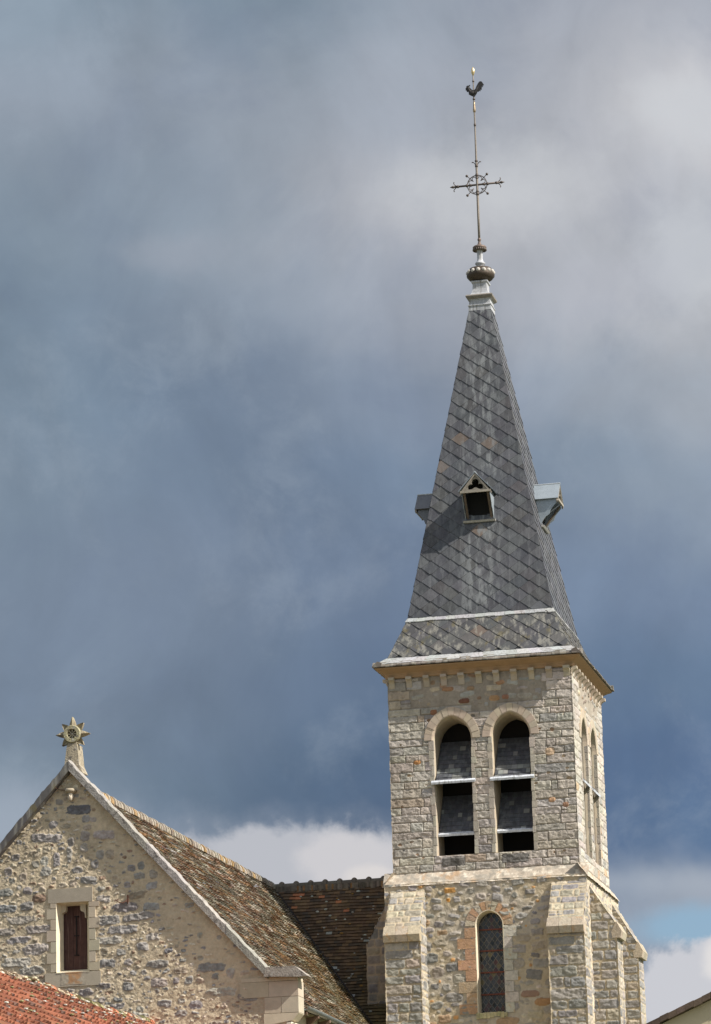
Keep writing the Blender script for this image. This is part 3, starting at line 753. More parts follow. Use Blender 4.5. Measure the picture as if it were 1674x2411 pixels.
# lead flashings (short overlapping lengths)
def flashing(h0, z0, h1, z1, t, name='lead_flashing', seg=13, col=(.39, .395, .40)):
    mb = MB()
    for k in range(4):
        ca, sa = ((1, 0), (0, 1), (-1, 0), (0, -1))[k]
        def P(u, o, z): return (CX+u*ca+o*sa, CY+u*sa-o*ca, z)
        for i in range(seg):
            a, b = -1+2*i/seg, -1+2*(i+1)/seg+.008; e = rnd.uniform(-.006, .006); e2 = rnd.uniform(-.012, .012)
            mb.add([P(a*h0, h0, z0+e2), P(b*min(h0, h0), h0, z0+e2), P(b*h1, h1, z1+e), P(a*h1, h1, z1+e), P(a*h0, h0-.03, z0-t+e2), P(b*h0, h0-.03, z0-t+e2)],
                   [(0, 1, 2, 3), (4, 5, 1, 0)], J(col, .12))
    build(name, mb, 'lead', spire)
flashing(2.075, 21.765, 1.985, 21.92, .03, seg=15)
flashing(2.80, 20.50, 2.53, 20.69, .03, seg=17)
mb = MB()
for k in range(4):      # ragged slate edge of the eaves
    ca, sa = ((1, 0), (0, 1), (-1, 0), (0, -1))[k]
    def P(u, o, z): return (CX+u*ca+o*sa, CY+u*sa-o*ca, z)
    u = -2.87
    while u < 2.86:
        w = min(rnd.uniform(.10, .24), 2.87-u); e = rnd.uniform(-.012, .014); a, b = u+.003, u+w-.003; u += w
        mb.prism([P(a, 2.865+e, 20.405+e*.5), P(a, 2.865+e, 20.432+e*.5), P(a, 2.72, 20.56), P(a, 2.60, 20.52), P(a, 2.60, 20.42)], Vector(P(b, 0, 0))-Vector(P(a, 0, 0)), J((.16, .14, .12), .25))
build('eaves_slates', mb, 'oldslate', spire)
# lead cap and base of the finial
LC = (.41, .42, .44)
mb = MB()
mb.sqlathe([(.325, 31.02), (.318, 31.15), (.335, 31.165), (.337, 31.19), (.305, 31.22), (.290, 31.33), (.315, 31.37), (.325, 31.38), (.27, 31.52), (.255, 31.54), (.232, 31.58), (.205, 31.70), (.200, 31.86), (.235, 31.89), (.238, 31.93), (.19, 31.95)], CX, CY, LC)
build('lead_cap', mb, 'lead', spire)
mb = MB(); mb.sqlathe([(.28, 31.365), (.335, 31.375), (.378, 31.42), (.388, 31.455), (.37, 31.49), (.27, 31.515)], CX, CY, (.25, .225, .195)); build('cap_roll', mb, 'lead', spire)

# dormers (lucarnes), one to each side
def dormer(k):
    ca, sa = ((1, 0), (0, 1), (-1, 0), (0, -1))[k]
    def P(u, o, z): return Vector((CX+u*ca+o*sa, CY+u*sa-o*ca, z))
    g = .015 if k == 0 else 0
    ZC = (.33, .38, .42) if k in (0, 1) else (.15, .155, .165)
    root = None
    # gable front board with trefoil opening
    hw_, za, ze, of = .40, 25.78, 25.32, 2.00
    tri = [(-hw_, ze), (hw_, ze), (0, za)]
    hole = []
    cz_ = 25.44; lob = ((0, 25.56, .098), (.125, 25.425, .090), (-.125, 25.425, .090))
    for i in range(48):
        a = 2*math.pi*i/48; d = Vector((math.cos(a), math.sin(a))); best = .03
        for lx, lz, lr in lob:
            rel = Vector((lx, lz-cz_)); t = rel.dot(d); q = rel.length_squared-t*t
            if q < lr*lr: best = max(best, t+math.sqrt(lr*lr-q))
        x, z = d.x*best, cz_+d.y*best; z = max(z, ze+.045); hole.append((x, z))
    pts = [Vector(p) for p in tri+hole]; n0 = 3; nh = len(hole)
    ed = [(0, 1), (1, 2), (2, 0)]+[(n0+i, n0+(i+1) % nh) for i in range(nh)]
    v2, e2, f2, *_ = geometry.delaunay_2d_cdt(pts, ed, [], 1, 1e-5)
    def inp(x, z, poly):
        c = False
        for i in range(len(poly)):
            (x0, z0), (x1, z1) = poly[i], poly[i-1]
            if (z0 > z) != (z1 > z) and x < (x1-x0)*(z-z0)/(z1-z0)+x0: c = not c
        return c
    mb = MB(); fs = []
    for f_ in f2:
        cx_ = sum(v2[i].x for i in f_)/3; cz2 = sum(v2[i].y for i in f_)/3
        if inp(cx_, cz2, hole) or not inp(cx_, cz2, tri): continue
        fs.append(tuple(f_))
    mb.add([P(v.x, of, v.y) for v in v2], fs, (.26, .24, .205)); mb.add([P(v.x, of-.03, v.y) for v in v2], [f_[::-1] for f_ in fs], (.42, .36, .28))
    mb.add([P(x, of, z) for x, z in hole]+[P(x, of-.03, z) for x, z in hole], [(i, (i+1) % nh, (i+1) % nh+nh, i+nh) for i in range(nh)], (.30, .26, .2))
    root = build('dormer', mb, 'wood', spire)
    # bargeboards, beam
    mb = MB()
    for sd in (-1, 1):
        mb.prism([P(sd*.455, of-.02, ze-.06), P(sd*.43, of-.02, ze-.10), P(0, of-.02, za-.02), P(0, of-.02, za+.045)], P(0, .045, 0)-P(0, 0, 0), (.30, .27, .23))
    mb.prism([P(-.43, of-.01, ze-.05), P(.43, of-.01, ze-.05), P(.43, of-.01, ze+.01), P(-.43, of-.01, ze+.01)], P(0, .05, 0)-P(0, 0, 0), (.33, .30, .25))
    # slanting side posts and sill
    for sd in (-1, 1):
        mb.prism([P(sd*.36, 1.97, ze-.04), P(sd*.30, 1.97, ze-.04), P(sd*.30, 1.47, 24.62), P(sd*.36, 1.47, 24.62)], P(0, -.07, -.04)-P(0, 0, 0), (.13, .10, .075))
    mb.prism([P(-.45, 1.46, 24.545), P(.45, 1.46, 24.545), P(.45, 1.50, 24.595), P(-.45, 1.50, 24.595)], P(0, .12, -.01)-P(0, 0, 0), (.42, .41, .39))
    build('frame', mb, 'wood', root)
    # zinc roof and side cheeks
    mb = MB()
    for sd in (-1, 1):
        A = [P(0, of+.035, za+.055), P(0, 1.20, za+.055), P(sd*.475, 1.26, ze+.0), P(sd*.475, of+.035, ze+.0)]
        n_ = (A[1]-A[0]).cross(A[3]-A[0]).normalized()*.014
        if n_.z < 0: n_ = -n_
        mb.prism(A, n_, ZC)
    mb.tube([P(0, of+.04, za+.075), P(0, 1.2, za+.075)], .022, (.50, .54, .57), 8)
    build('zinc_roof', mb, 'zinc', root)
    for sd in (-1, 1):
        mb = MB()
        prof = [(1.95, ze+.02), (1.97, ze-.10), (1.88, ze-.20), (1.80, ze-.30), (1.76, ze-.42), (1.66, ze-.48), (1.58, ze-.58), (1.52, ze-.68), (1.40, 24.55), (1.2, 25.4)]
        mb.prism([P(sd*.385, o, z) for o, z in prof], P(sd*.012, 0, 0)-P(0, 0, 0), tuple(v*1.05 for v in ZC))
        build('cheek', mb, 'zinc', root)
    mb = MB(); mb.prism([P(-.30, 1.42, 24.60), P(-.30, 1.30, 25.35), P(-.30, 1.6, 25.34), P(-.30, 1.46, 24.62)], P(.60, 0, 0)-P(0, 0, 0), (.006, .006, .006)); mb.prism([P(-.30, 1.55, 25.36), P(.30, 1.55, 25.36), P(0, 1.55, 25.70)], P(0, .1, 0)-P(0, 0, 0), (.006, .006, .006)); build('opening', mb, 'plaster', root)  # dormer's inner darkness painted as near-black blocks
for k in range(4): dormer(k)

# ================================================================== FINIAL CROSS on the spire
AX = (-16.845, CY)
cross = thing('finial_cross', (AX[0], AX[1], 31.94), 'tall wrought iron cross with a ringed centre on the tip of the spire', 'cross')
IR = (.115, .095, .085); IRL = (.24, .21, .18)
mb = MB()
mb.lathe([(.16, 31.93), (.24, 31.97), (.33, 32.02), (.395, 32.10), (.40, 32.15), (.365, 32.27), (.31, 32.34), (.20, 32.37), (.12, 32.38)], *AX, (.075, .058, .045), 32)
bowl = build('bowl', mb, 'iron', cross, True)
for i in range(14):
    a = 2*math.pi*(i+.5)/14; mb = MB(); mb.ball((AX[0]+.352*math.cos(a), AX[1]+.352*math.sin(a), 32.215), .068, (.50, .47, .43), 12); build('bead', mb, 'lead', bowl, True)
mb = MB(); mb.lathe([(.105, 32.33), (.115, 32.36), (.095, 32.40), (.10, 32.44), (.135, 32.47), (.15, 32.50), (.135, 32.525), (.095, 32.56), (.078, 32.64), (.084, 32.90), (.10, 32.96)], *AX, (.46, .47, .50), 20)
build('column', mb, 'lead', cross, True)
mb = MB(); mb.lathe([(.06, 32.90), (.15, 32.90), (.195, 32.955), (.20, 32.985), (.17, 33.02), (.08, 33.04), (.05, 33.1), (.032, 33.17), (.052, 33.2), (.052, 33.235), (.03, 33.27), (.022, 33.3)], *AX, (.17, .13, .11), 24)
for i in range(20):
    a = 2*math.pi*i/20; mb.ball((AX[0]+.18*math.cos(a), AX[1]+.18*math.sin(a), 32.91), .028, (.14, .115, .1), 6, (1, 1, 1.4))
build('leaf_disc', mb, 'iron', cross, True)
mb = MB()
mb.tube([(AX[0], AX[1], z) for z in (33.1, 34.0, 34.9, 35.6, 36.7, 37.1, 37.5, 38.1, 38.25)], [.034, .036, .034, .03, .022, .022, .020, .018, .016], IRL, 8)
for z, r, h in ((34.0, .034, .05), (34.60, .045, .04), (35.17, .045, .04), (34.68, .04, .02), (35.08, .04, .02), (35.45, .045, .03), (35.60, .045, .02), (36.70, .034, .035), (37.49, .038, .02), (38.04, .032, .02)):
    mb.lathe([(.015, z-h-.01), (r, z-h), (r, z+h), (.015, z+h+.01)], *AX, IR, 8)
build('pole', mb, 'iron', cross, True)
mb = MB(); mb.lathe([(.024, 37.08), (.040, 37.11), (.043, 37.17), (.034, 37.24), (.03, 37.34), (.022, 37.42)], *AX, (.38, .29, .19), 12); build('gilt_collar', mb, 'gold', cross, True); mb = MB()
mb.lathe([(.02, 38.22), (.030, 38.26), (.052, 38.30), (.056, 38.34), (.046, 38.40), (.022, 38.45), (.003, 38.485)], *AX, (.78, .62, .34), 14)
build('gilt_bud', mb, 'gold', cross, True)
ZC_ = 34.88
mb = MB()
mb.tube([(AX[0]-.66, AX[1], ZC_), (AX[0]+.66, AX[1], ZC_)], .030, IR, 8)
for sd in (-1, 1):
    for q, r in ((.19, .042), (.30, .048), (.565, .044)):
        mb.tube([(AX[0]+sd*(q-.025), AX[1], ZC_), (AX[0]+sd*(q+.025), AX[1], ZC_)], r, IR, 8)
    mb.tube([(AX[0]+sd*.66, AX[1], ZC_), (AX[0]+sd*.70, AX[1], ZC_), (AX[0]+sd*.74, AX[1], ZC_), (AX[0]+sd*.80, AX[1], ZC_)], [.02, .045, .03, .004], IR, 8)
    for v in (-1, 1):
        mb.tube([(AX[0]+sd*(.57+dx), AX[1], ZC_+v*dz) for dx, dz in ((0, .01), (.05, .03), (.09, .065), (.115, .105), (.11, .135), (.095, .14))], [.012, .013, .013, .012, .015, .017], IR, 6)
build('crossbar', mb, 'iron', cross, True)
for sd in (-1, 1):
    mb = MB(); mb.tube([(AX[0]+sd*dx, AX[1], 35.46+dz) for dx, dz in ((.01, 0), (.04, .05), (.075, .095), (.11, .115), (.13, .10))], [.012, .012, .012, .015, .018], IR, 6)
    build('scroll', mb, 'iron', cross, True)
mb = MB(); mb.tube([(AX[0]+.285*math.cos(2*math.pi*i/40), AX[1], ZC_+.285*math.sin(2*math.pi*i/40)) for i in range(41)], .014, IR, 6, False)
for q in range(4):
    for m in (-1, 1):
        a0_ = math.pi/2*q; ang = lambda r, t: (AX[0]+r*math.cos(a0_+m*t), AX[1], ZC_+r*math.sin(a0_+m*t))
        mb.tube([ang(.18, .10), ang(.235, .22), ang(.26, .42), ang(.245, .62), ang(.20, .74), ang(.16, .78)], .011, IR, 6)
build('ring', mb, 'iron', cross, True)
for q in range(4):
    a = math.pi/4+math.pi/2*q; mb = MB()
    mb.tube([(AX[0]+r*math.cos(a), AX[1], ZC_+r*math.sin(a)) for r in (.15, .40)], [.012, .010], IR, 6)
    mb.ball((AX[0]+.415*math.cos(a), AX[1], ZC_+.415*math.sin(a)), .040, IR, 10); build('ball_spoke', mb, 'iron', cross, True)

# weathercock
cock = thing('weathercock', (AX[0], AX[1], 37.53), 'dark metal rooster weathervane turning on the rod above the iron cross', 'weathervane')
pts = [(372,497),(388,487),(405,490),(432,482),(430,492),(415,503),(410,515),(425,522),(440,540),(460,565),(480,578),(500,575),(515,560),(535,520),(560,480),(580,460),(600,455),(620,465),(635,490),(651,520),(643,530),(632,515),(634,550),(625,550),(618,530),(612,590),(603,590),(600,565),(590,612),(582,605),(580,590),(565,612),(545,605),(530,635),(515,655),(500,670),(492,692),(478,692),(470,670),(445,655),(420,635),(412,610),(410,580),(402,560),(392,583),(378,580),(370,555),(358,550),(368,540),(356,530),(368,520),(372,510)]
K_ = .00185; q2 = [((x-485)*K_, (692-y)*K_*1.04) for x, y in pts]
q2 = [(x, z+x*.085) for x, z in q2]
mb = MB(); tri = geometry.tessellate_polygon([[Vector((x, z, 0)) for x, z in q2]])
th = .022; n_ = len(q2)
mb.add([(AX[0]+x, AX[1]-th, 37.54+z) for x, z in q2]+[(AX[0]+x, AX[1]+th, 37.54+z) for x, z in q2],
       [tuple(t) for t in tri]+[tuple(i+n_ for i in t)[::-1] for t in tri]+[(i, i+n_, (i+1) % n_+n_, (i+1) % n_) for i in range(n_)], (.045, .042, .042))
mb.ball((AX[0]-.045, AX[1], 37.54+.135), .105, (.05, .046, .045), 12, (1, .55, .66))
mb.tube([(AX[0]-.09, AX[1], 37.54+.17), (AX[0]-.13, AX[1], 37.54+.25), (AX[0]-.165, AX[1], 37.54+.33)], [.06, .042, .034], (.05, .046, .045), 8)
mb.tube([(AX[0]+.03, AX[1], 37.54+.14), (AX[0]+.09, AX[1], 37.54+.24), (AX[0]+.17, AX[1], 37.54+.36)], [.05, .045, .02], (.045, .042, .042), 8)
build('body', mb, 'iron', cock)

# ================================================================== TRANSEPT (left)
GY = 74.1; GXC = -23.35; GA = 15.28
def gz(x): return GA-abs(x-GXC)*1.085
s = Sheet(-26.4, -18.16, 9.2, 15.3, .0155, MORT_G, 201, .012); s.H += .016*(fbm(s.U*16, s.V*20, 222, 4)-.5)
s.tint(np.clip(fbm(s.U*.8, s.V*.8, 88, 3)*3-1.5, 0, .45), (.52, .44, .32))
def px(a, b):   # measured stones, positions on the gable plane in metres
    return a, b
BIG = [(-23.16,14.37,.59,.21),(-23.62,14.58,.2,.15),(-23.78,14.06,.22,.17),(-23.0,14.16,.17,.17),(-22.83,14.12,.15,.1),(-22.97,13.96,.2,.15),(-23.95,13.77,.66,.21),(-22.60,13.76,.52,.19),(-23.02,13.76,.22,.22),(-23.35,13.66,.16,.2),
 (-23.95,13.50,.19,.2),(-24.22,13.42,.2,.17),(-23.05,13.50,.18,.2),(-24.68,13.37,.2,.16),(-23.98,13.25,.2,.22),(-24.2,13.19,.2,.16),(-22.68,13.32,.19,.22),(-22.45,13.32,.2,.24),(-23.70,13.27,.15,.34),(-23.40,13.35,.12,.4),(-22.80,13.1,.17,.2),
 (-24.85,13.06,.19,.2),(-24.5,12.93,.19,.2),(-23.95,13.0,.24,.22),(-23.22,13.0,.27,.15),(-22.95,12.75,.37,.19),(-23.32,12.70,.17,.15),(-23.55,12.68,.2,.13),(-24.05,12.62,.18,.12),(-24.4,12.6,.22,.17),(-24.9,12.58,.3,.18),
 (-21.72,13.02,.17,.2),(-21.43,12.8,.2,.2),(-21.75,12.78,.26,.16),(-21.48,12.55,.26,.18),(-22.68,12.55,.22,.12),(-21.82,12.35,.42,.16),(-24.88,12.22,.5,.17),(-24.40,12.25,.33,.2),(-24.12,12.42,.35,.18),(-24.55,11.95,.62,.19),
 (-22.1,12.1,.6,.2),(-21.5,12.08,.4,.18),(-22.55,11.83,.62,.22),(-21.78,11.87,.66,.2),(-24.15,11.72,.52,.2),(-24.95,11.7,.55,.17),(-22.15,11.6,.66,.19),(-24.6,11.5,.5,.16),(-24.2,11.45,.16,.14),(-22.5,11.38,.64,.18),(-21.7,11.2,.25,.2),(-24.22,11.27,.6,.24),(-22.6,11.13,.2,.2),
 (-22.2,11.1,.2,.14),(-24.65,11.0,.6,.21),(-22.55,10.87,.42,.18),(-22.05,10.87,.2,.16),(-24.3,10.8,.6,.19),(-21.35,10.80,.50,.19),(-20.15,10.65,.62,.2),(-20.85,10.62,.3,.18),(-21.6,10.5,.15,.1),(-21.35,10.38,.4,.2),(-20.95,10.4,.15,.17),(-20.65,10.4,.2,.18),
 (-22.05,10.33,.26,.19),(-23.5,10.26,.34,.18),(-23.05,10.26,.36,.16),(-19.7,10.5,.18,.2),(-19.9,10.1,.62,.17),(-19.3,9.95,.5,.16),(-20.5,9.85,.3,.17),(-21.2,9.9,.3,.15)]
for a, b, w, h in BIG:
    if abs(a-GXC) < .42 and 10.4 < b < 12.65: continue
    c = stone_g(s.r)
    if (a, b) == (-23.16, 14.37): c = (.165, .165, .178)
    if (a, b) == (-24.12, 12.42): c = (.27, .19, .14)
    s.stone(a, b, w, h, c, rect=False, prot=.016, rough=.024, n=4 if w > .3 else 3, wob=.034, ang=s.r.gauss(0, .05), edge=.012, mott=.6, fs=1.4)
nowin = lambda u, v: not (abs(u-GXC) < .66 and 10.35 < v < 12.62) and not (u > -19.1 and v < 10.4) and v < gz(u)-.05
plain = lambda u, v: u > -22.9 and v > gz(u)-1.15 and s.r.random() < .86
s.rubble(260, (.20, .46), (.11, .17), stone_g, lambda u, v: nowin(u, v) and not plain(u, v) and (v < 12.9 or u < -25.2), prot=.014, rough=.03, wob=.034, edge=.016, fs=1.9, mott=.55)
s.rubble(330, (.10, .22), (.08, .15), stone_g, lambda u, v: nowin(u, v) and not plain(u, v), prot=.014, rough=.03, wob=.030, edge=.014, fs=2, mott=.55)
s.rubble(9000, (.04, .17), (.02, .07), pickf((4, (.44, .38, .30)), (3, (.30, .29, .285)), (1.5, (.35, .25, .18)), (3, (.60, .53, .42))), lambda u, v: nowin(u, v) and not plain(u, v), prot=.014, rough=.032, wob=.030, edge=.010, fs=2.0, mott=.6)
s.mask &= (s.V < GA+.05-np.abs(s.U-GXC)*1.085) & ~((np.abs(s.U-(-23.33)) < .42) & (s.V > 10.68) & (s.V < 12.30)) & ~((s.U > -18.42) & (s.V < 9.56))
s.C *= (1-.16*np.clip((fbm(s.U*1.6, s.V*.9, 262, 4)-.5)*6, 0, 1))[:, :, None]
gw = s.build('gable_wall', (0, GY, 0), X, Z, (0, -1, 0), 'stone', church)
s = Sheet(-28.5, -26.4, 9.0, 12.2, .04, MORT_G, 203, .02); s.rubble(260, (.15, .46), (.1, .17), stone_g, prot=.02, rough=.03); s.mask &= s.V < GA+.05-np.abs(s.U-GXC)*1.085
s.build('gable_wall', (0, GY, 0), X, Z, (0, -1, 0), 'stone', church)
# rest of the transept body
mb = MB()
mb.add([(-28.5, GY+.02, 0), (-18.42, GY+.02, 0), (-18.42, GY+.02, 9.25), (-28.5, GY+.02, 9.25)], [(0, 1, 2, 3)], MORT_G)
mb.add([(-18.42, GY+.02, 0), (-18.42, 91, 0), (-18.42, 91, 9.75), (-18.42, GY+.45, 9.75), (-18.42, GY+.02, 9.56)], [(0, 1, 2, 3, 4)], (.50, .42, .29))
mb.add([(-28.4, GY+.02, 0), (-28.4, 89, 0), (-28.4, 89, 9.4), (-28.4, GY+.02, 9.4)], [(0, 3, 2, 1)], (.50, .42, .29))
build('transept_wall', mb, 'stone', church)
# quoins at the right corner
mb = MB(); z = 10.36; ws = (.95, .55, .85, .5)
for i, (z1, z0) in enumerate(((10.36, 10.27), (10.27, 9.925), (9.925, 9.57))):
    if i == 0: mb.box(-19.45, -18.17, GY-.018, GY+.47, z0+.004, z1, (.55, .48, .36)); continue
    w = ws[i-1]; mb.box(-18.16-w*1.4, -18.16-w*.7-.006, GY-.020, GY+.1, z0+.005, z1-.005, J((.47, .41, .315), .05))
    mb.box(-18.16-w*.7, -18.16, GY-.024, GY+.48, z0+.005, z1-.005, J((.49, .43, .33), .05))
mb.prism([(-18.16, GY-.024, 9.565), (-18.16, GY-.024, 9.555), (-18.30, GY-.024, 9.40), (-18.95, GY-.024, 9.30), (-18.95, GY-.024, 9.565)], (0, .50, 0), (.55, .48, .36))
mb.box(-18.44, -18.335, GY-.015, GY+.3, 8.9, 9.37, (.66, .60, .50)); mb.box(-18.32, -18.25, GY+.0, GY+.3, 8.9, 9.34, (.66, .60, .50))
build('quoin', mb, 'dressed', church)
# coping stones
def coping(sd):
    mb = MB(); L = 5; tot = 4.52
    for i in range(L):
        a, b = tot*i/L+(.003 if i else 0), tot*(i+1)/L-.003; e = rnd.uniform(-.006, .006)
        xa, xb = GXC+sd*a, GXC+sd*b; M_ = 12; 
        vs = []; m = 14
        for q in range(m+1):
            t = a+(b-a)*q/m; x = GXC+sd*t; zl = GA-.03-t*1.085; w1 = .010*(math.sin(t*23+sd)+math.sin(t*51)+math.sin(t*87+2))
            vs += [(x, GY-.175+e, zl), (x, GY-.18+e, zl+.205+w1), (x, GY-.15+e, zl+.235+w1), (x, GY+.10, zl+.245+w1), (x, GY+.12, zl-.05)]
        fs = []
        for q in range(m):
            for r_ in range(5): fs.append((q*5+r_, q*5+(r_+1) % 5, q*5+5+(r_+1) % 5, q*5+5+r_))
        fs += [(4, 3, 2, 1, 0), tuple(m*5+r_ for r_ in range(5))]
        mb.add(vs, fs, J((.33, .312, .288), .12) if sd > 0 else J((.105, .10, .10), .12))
    # kneeler
    def Q(x, y, z): return (GXC+sd*(x-GXC), y, z)
    mb.prism([Q(-18.90, GY-.185, 10.365), Q(-18.84, GY-.185, 10.575), Q(-18.19, GY-.185, 10.565), Q(-17.90, GY-.185, 10.335), Q(-18.10, GY-.185, 10.325)], (0, .46, 0), (.30, .27, .235))
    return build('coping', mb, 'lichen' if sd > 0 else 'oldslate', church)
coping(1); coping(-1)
# cable from coping to the carved head
mb = MB(); mb.tube([(-23.80, GY-.15, 14.95), (-23.72, GY-.13, 14.90), (-23.60, GY-.05, 14.845), (-23.45, GY-.03, 14.83)], .009, (.12, .06, .04), 6); build('cable', mb, 'iron', church)

# shuttered window in the gable
wx = -23.33
mb = MB()
mb.box(-23.90, -22.86, GY-.022, GY+.12, 12.285, 12.60, (.37, .325, .26))
for sd in (-1, 1):
    z = 10.73; i = 0
    for h in (.19, .24, .25, .25, .24, .24, .12):
        w = (.24, .15)[i % 2] if sd > 0 else (.13, .22)[i % 2]; x0, x1 = sorted((wx+sd*.385, wx+sd*(.385+w)))
        mb.box(x0, x1, GY-.024+rnd.uniform(-.003, .003), GY+.06, z+.004, z+h-.004, J((.47, .41, .315), .08)); z += h+.0035; i += 1
mb.box(-23.98, -22.68, GY-.022, GY+.1, 10.40, 10.715, (.42, .37, .29))
gwin = build('gable_window', mb, 'dressed', church)
# splayed reveal
mb = MB(); F_ = [(-23.715, 10.72), (-22.945, 10.72), (-22.945, 12.285), (-23.715, 12.285)]; B_ = [(-23.64, 10.80), (-23.085, 10.80), (-23.085, 12.24), (-23.64, 12.24)]
vs = [(x, GY-.015, z) for x, z in F_]+[(x, GY+.30, z) for x, z in B_]
mb.add(vs, [(0, 1, 5, 4), (1, 2, 6, 5), (2, 3, 7, 6), (3, 0, 4, 7)], (.72, .64, .48)); build('reveal', mb, 'dressed', gwin)
# shouldered head of the door opening
yq = GY+.20
for sd in (-1, 1):
    mb = MB()
    C_ = [( .30, 12.26), (.17, 12.26), (.17, 12.145), (.185, 12.105), (.23, 12.09), (.262, 12.065), (.275, 12.02), (.278, 11.95), (.30, 11.95)]
    mb.prism([(-23.385+sd*x, yq, z) for x, z in C_], (0, .13, 0), (.60, .53, .40))
    build('shouldered_head', mb, 'dressed', gwin)
mb = MB(); dx0, dx1 = -23.66, -23.11
mb.box(dx0, -23.425, GY+.345, GY+.38, 10.78, 12.24, (.082, .043, .037)); mb.box(-23.418, dx1, GY+.34, GY+.38, 10.78, 12.24, (.092, .046, .038))
sh = build('shutter', mb, 'wood', gwin)
mb = MB(); mb.box(-23.356, -23.338, GY+.312, GY+.335, 11.13, 12.01, (.02, .018, .017))
for z in (11.13, 11.57, 12.0):
    mb.box(-23.39, -23.304, GY+.318, GY+.338, z-.006, z+.008, (.02, .018, .017))
    for sd in (-1, 1): mb.ball((-23.347+sd*.045, GY+.33, z), .016, (.02, .018, .017), 6)
build('bolt', mb, 'iron', sh)
mb = MB(); s2 = Sheet(-23.72, -22.94, 0, .46, .02, (.66, .60, .48), 301, .006)
s2.tint(np.clip(fbm(s2.U*9, s2.V*9, 5, 4)*7-3.2, 0, .9)*(np.abs(s2.U+23.33) < .27), (.55, .24, .05))
s2.build('sill', (0, GY-.03, 10.70), X, (0, .335/.46*1.0, .09/.46), (0, -.26, .96), 'dressed', gwin)
s2 = Sheet(-23.60, -23.02, 10.44, 10.72, .02, (.42, .37, .29), 302, .002)
s2.tint(np.clip(fbm(s2.U*13, s2.V*11, 35, 5)*9-3.7+(s2.V-10.6)*4, 0, .8)*np.clip((.25-np.abs(s2.U+23.30+.05*fbm(s2.V*9, s2.V, 3, 2)))*9, 0, 1)*np.clip((s2.V-10.45+.08*fbm(s2.U*9, s2.V, 7, 2))*12, 0, 1), (.46, .24, .105))
s2.build('lichened_sill_face', (0, GY-.026, 0), X, Z, (0, -1, 0), 'dressed', gwin)

# roofs ------------------------------------------------------------
def tiled(name, S_, nrow, ncol, colf, mat, parent=church, thick=.022, rough=.008, gapf=.004, run=0):
    """S_(s, t) -> (point, normal); t: 0 top .. 1 bottom ; rows of plain tiles, lower edge lifted"""
    mb = MB(); jit = .06 if run == 0 else .02
    for r_ in range(nrow):
        t0 = r_/nrow; t1 = (r_+1.0)/nrow; sh_ = rnd.random() if run else (.5 if r_ % 2 else 0); cc = None; left = 0; wav = rnd.uniform(0, 9)
        for c in range(-1, ncol):
            a = max(0, (c+sh_)/ncol+gapf/ncol); b = min(1, (c+sh_+1)/ncol-gapf/ncol)
            if b-a < .1/ncol: continue
            e = thick+rnd.uniform(-rough, rough); e2 = e+rnd.uniform(-rough, rough)*.7; dt = (rnd.uniform(-jit, jit)+.10*math.sin(a*31+wav)*(run > 0))/nrow
            if rnd.random() < .02: e += .015; e2 += .004
            V_ = []
            for s_, t_, h_ in ((a, t0, .004), (b, t0, .004), (b, t1+dt, e), (a, t1+dt, e2), (b, t1+dt, e-.017), (a, t1+dt, e2-.017)):
                p, n = S_(s_, t_); V_.append(p+n*h_)
            if cc is None or left <= 0 or not run: cc = colf(s_, (t0+t1)/2, (a+b)/2); left = rnd.choice((1, 2, 2, 3, 4, 5)) if run else 0
            left -= 1
            mb.add(V_, [(0, 3, 2, 1), (3, 5, 4, 2), (1, 2, 4), (0, 5, 3)], J(cc, .10) if run else cc)
    return build(name, mb, mat, parent)
RZ = 15.04
def SR(s_, t_):
    # near edge along the coping (slope 1.06), far edge along the valley with the steep nave roof
    z = RZ-.02-5.30*t_; yv = 92.4-(RZ-z)/1.75
    xn = GXC+(RZ-z)/1.035; xf = GXC+(RZ-z)/1.30
    k = s_**1.6; y = GY+.11+(yv+.05-GY-.11)*s_; x = xn*(1-k)+xf*k
    sag = -.03*math.sin(math.pi*s_)*math.sin(math.pi*t_)
    p = Vector((x, y, z)); n = Vector((1.1, 0, 1)).normalized()
    return p+n*(sag+.012*math.sin(s_*19+t_*3)), n
patch = lambda s_, t_: vn(np.array(s_*9.), np.array(t_*7.), 5.)
def ctr(s0, t_, s_):
    m = float(fbm(np.array(s_*11.), np.array(t_*9.), 5., 3)); r = rnd.random(); moss = max(0, s_*.75+t_*.55-.53)
    if r < .07+.06*m: c = J((.56, .51, .45), .15)
    elif r < .34: c = J((.36, .305, .25), .2)
    elif r < .50+.2*(m-.5): c = J((.32, .195, .13), .2)
    elif r < .66: c = J((.22, .145, .11), .2)
    elif r < .74: c = J((.40, .26, .155), .15)
    else: c = J((.27, .235, .195), .2)
    k = min(.75, moss*rnd.uniform(.4, 1.2)); g_c = (.22, .185, .085)
    return tuple((v*(1-k)+w*k)*q for v, w, q in zip(c, g_c, (1.08, 1.13, 1.13)))
tiled('transept_roof', SR, 72, 98, ctr, 'tile', thick=.038, rough=.008, run=1)
def SLl(s_, t_):
    z = RZ-.02-5.4*t_; return Vector((GXC-(RZ-z)/1.05, GY+.11+(91-GY)*s_, z)), Vector((-1.05, 0, 1)).normalized()
tiled('transept_roof', SLl, 40, 50, ctr, 'tile', thick=.03)
def SN(s_, t_):
    z = RZ-5.5*t_; y = 92.4-(RZ-z)/1.75; n = Vector((0, -1.75, 1)).normalized()
    x = -23.6+(-19.30+23.6)*s_
    return Vector((x, y, z))+n*(.012*math.sin(s_*13+t_*5)+.01*math.sin(t_*17+s_*4)), n
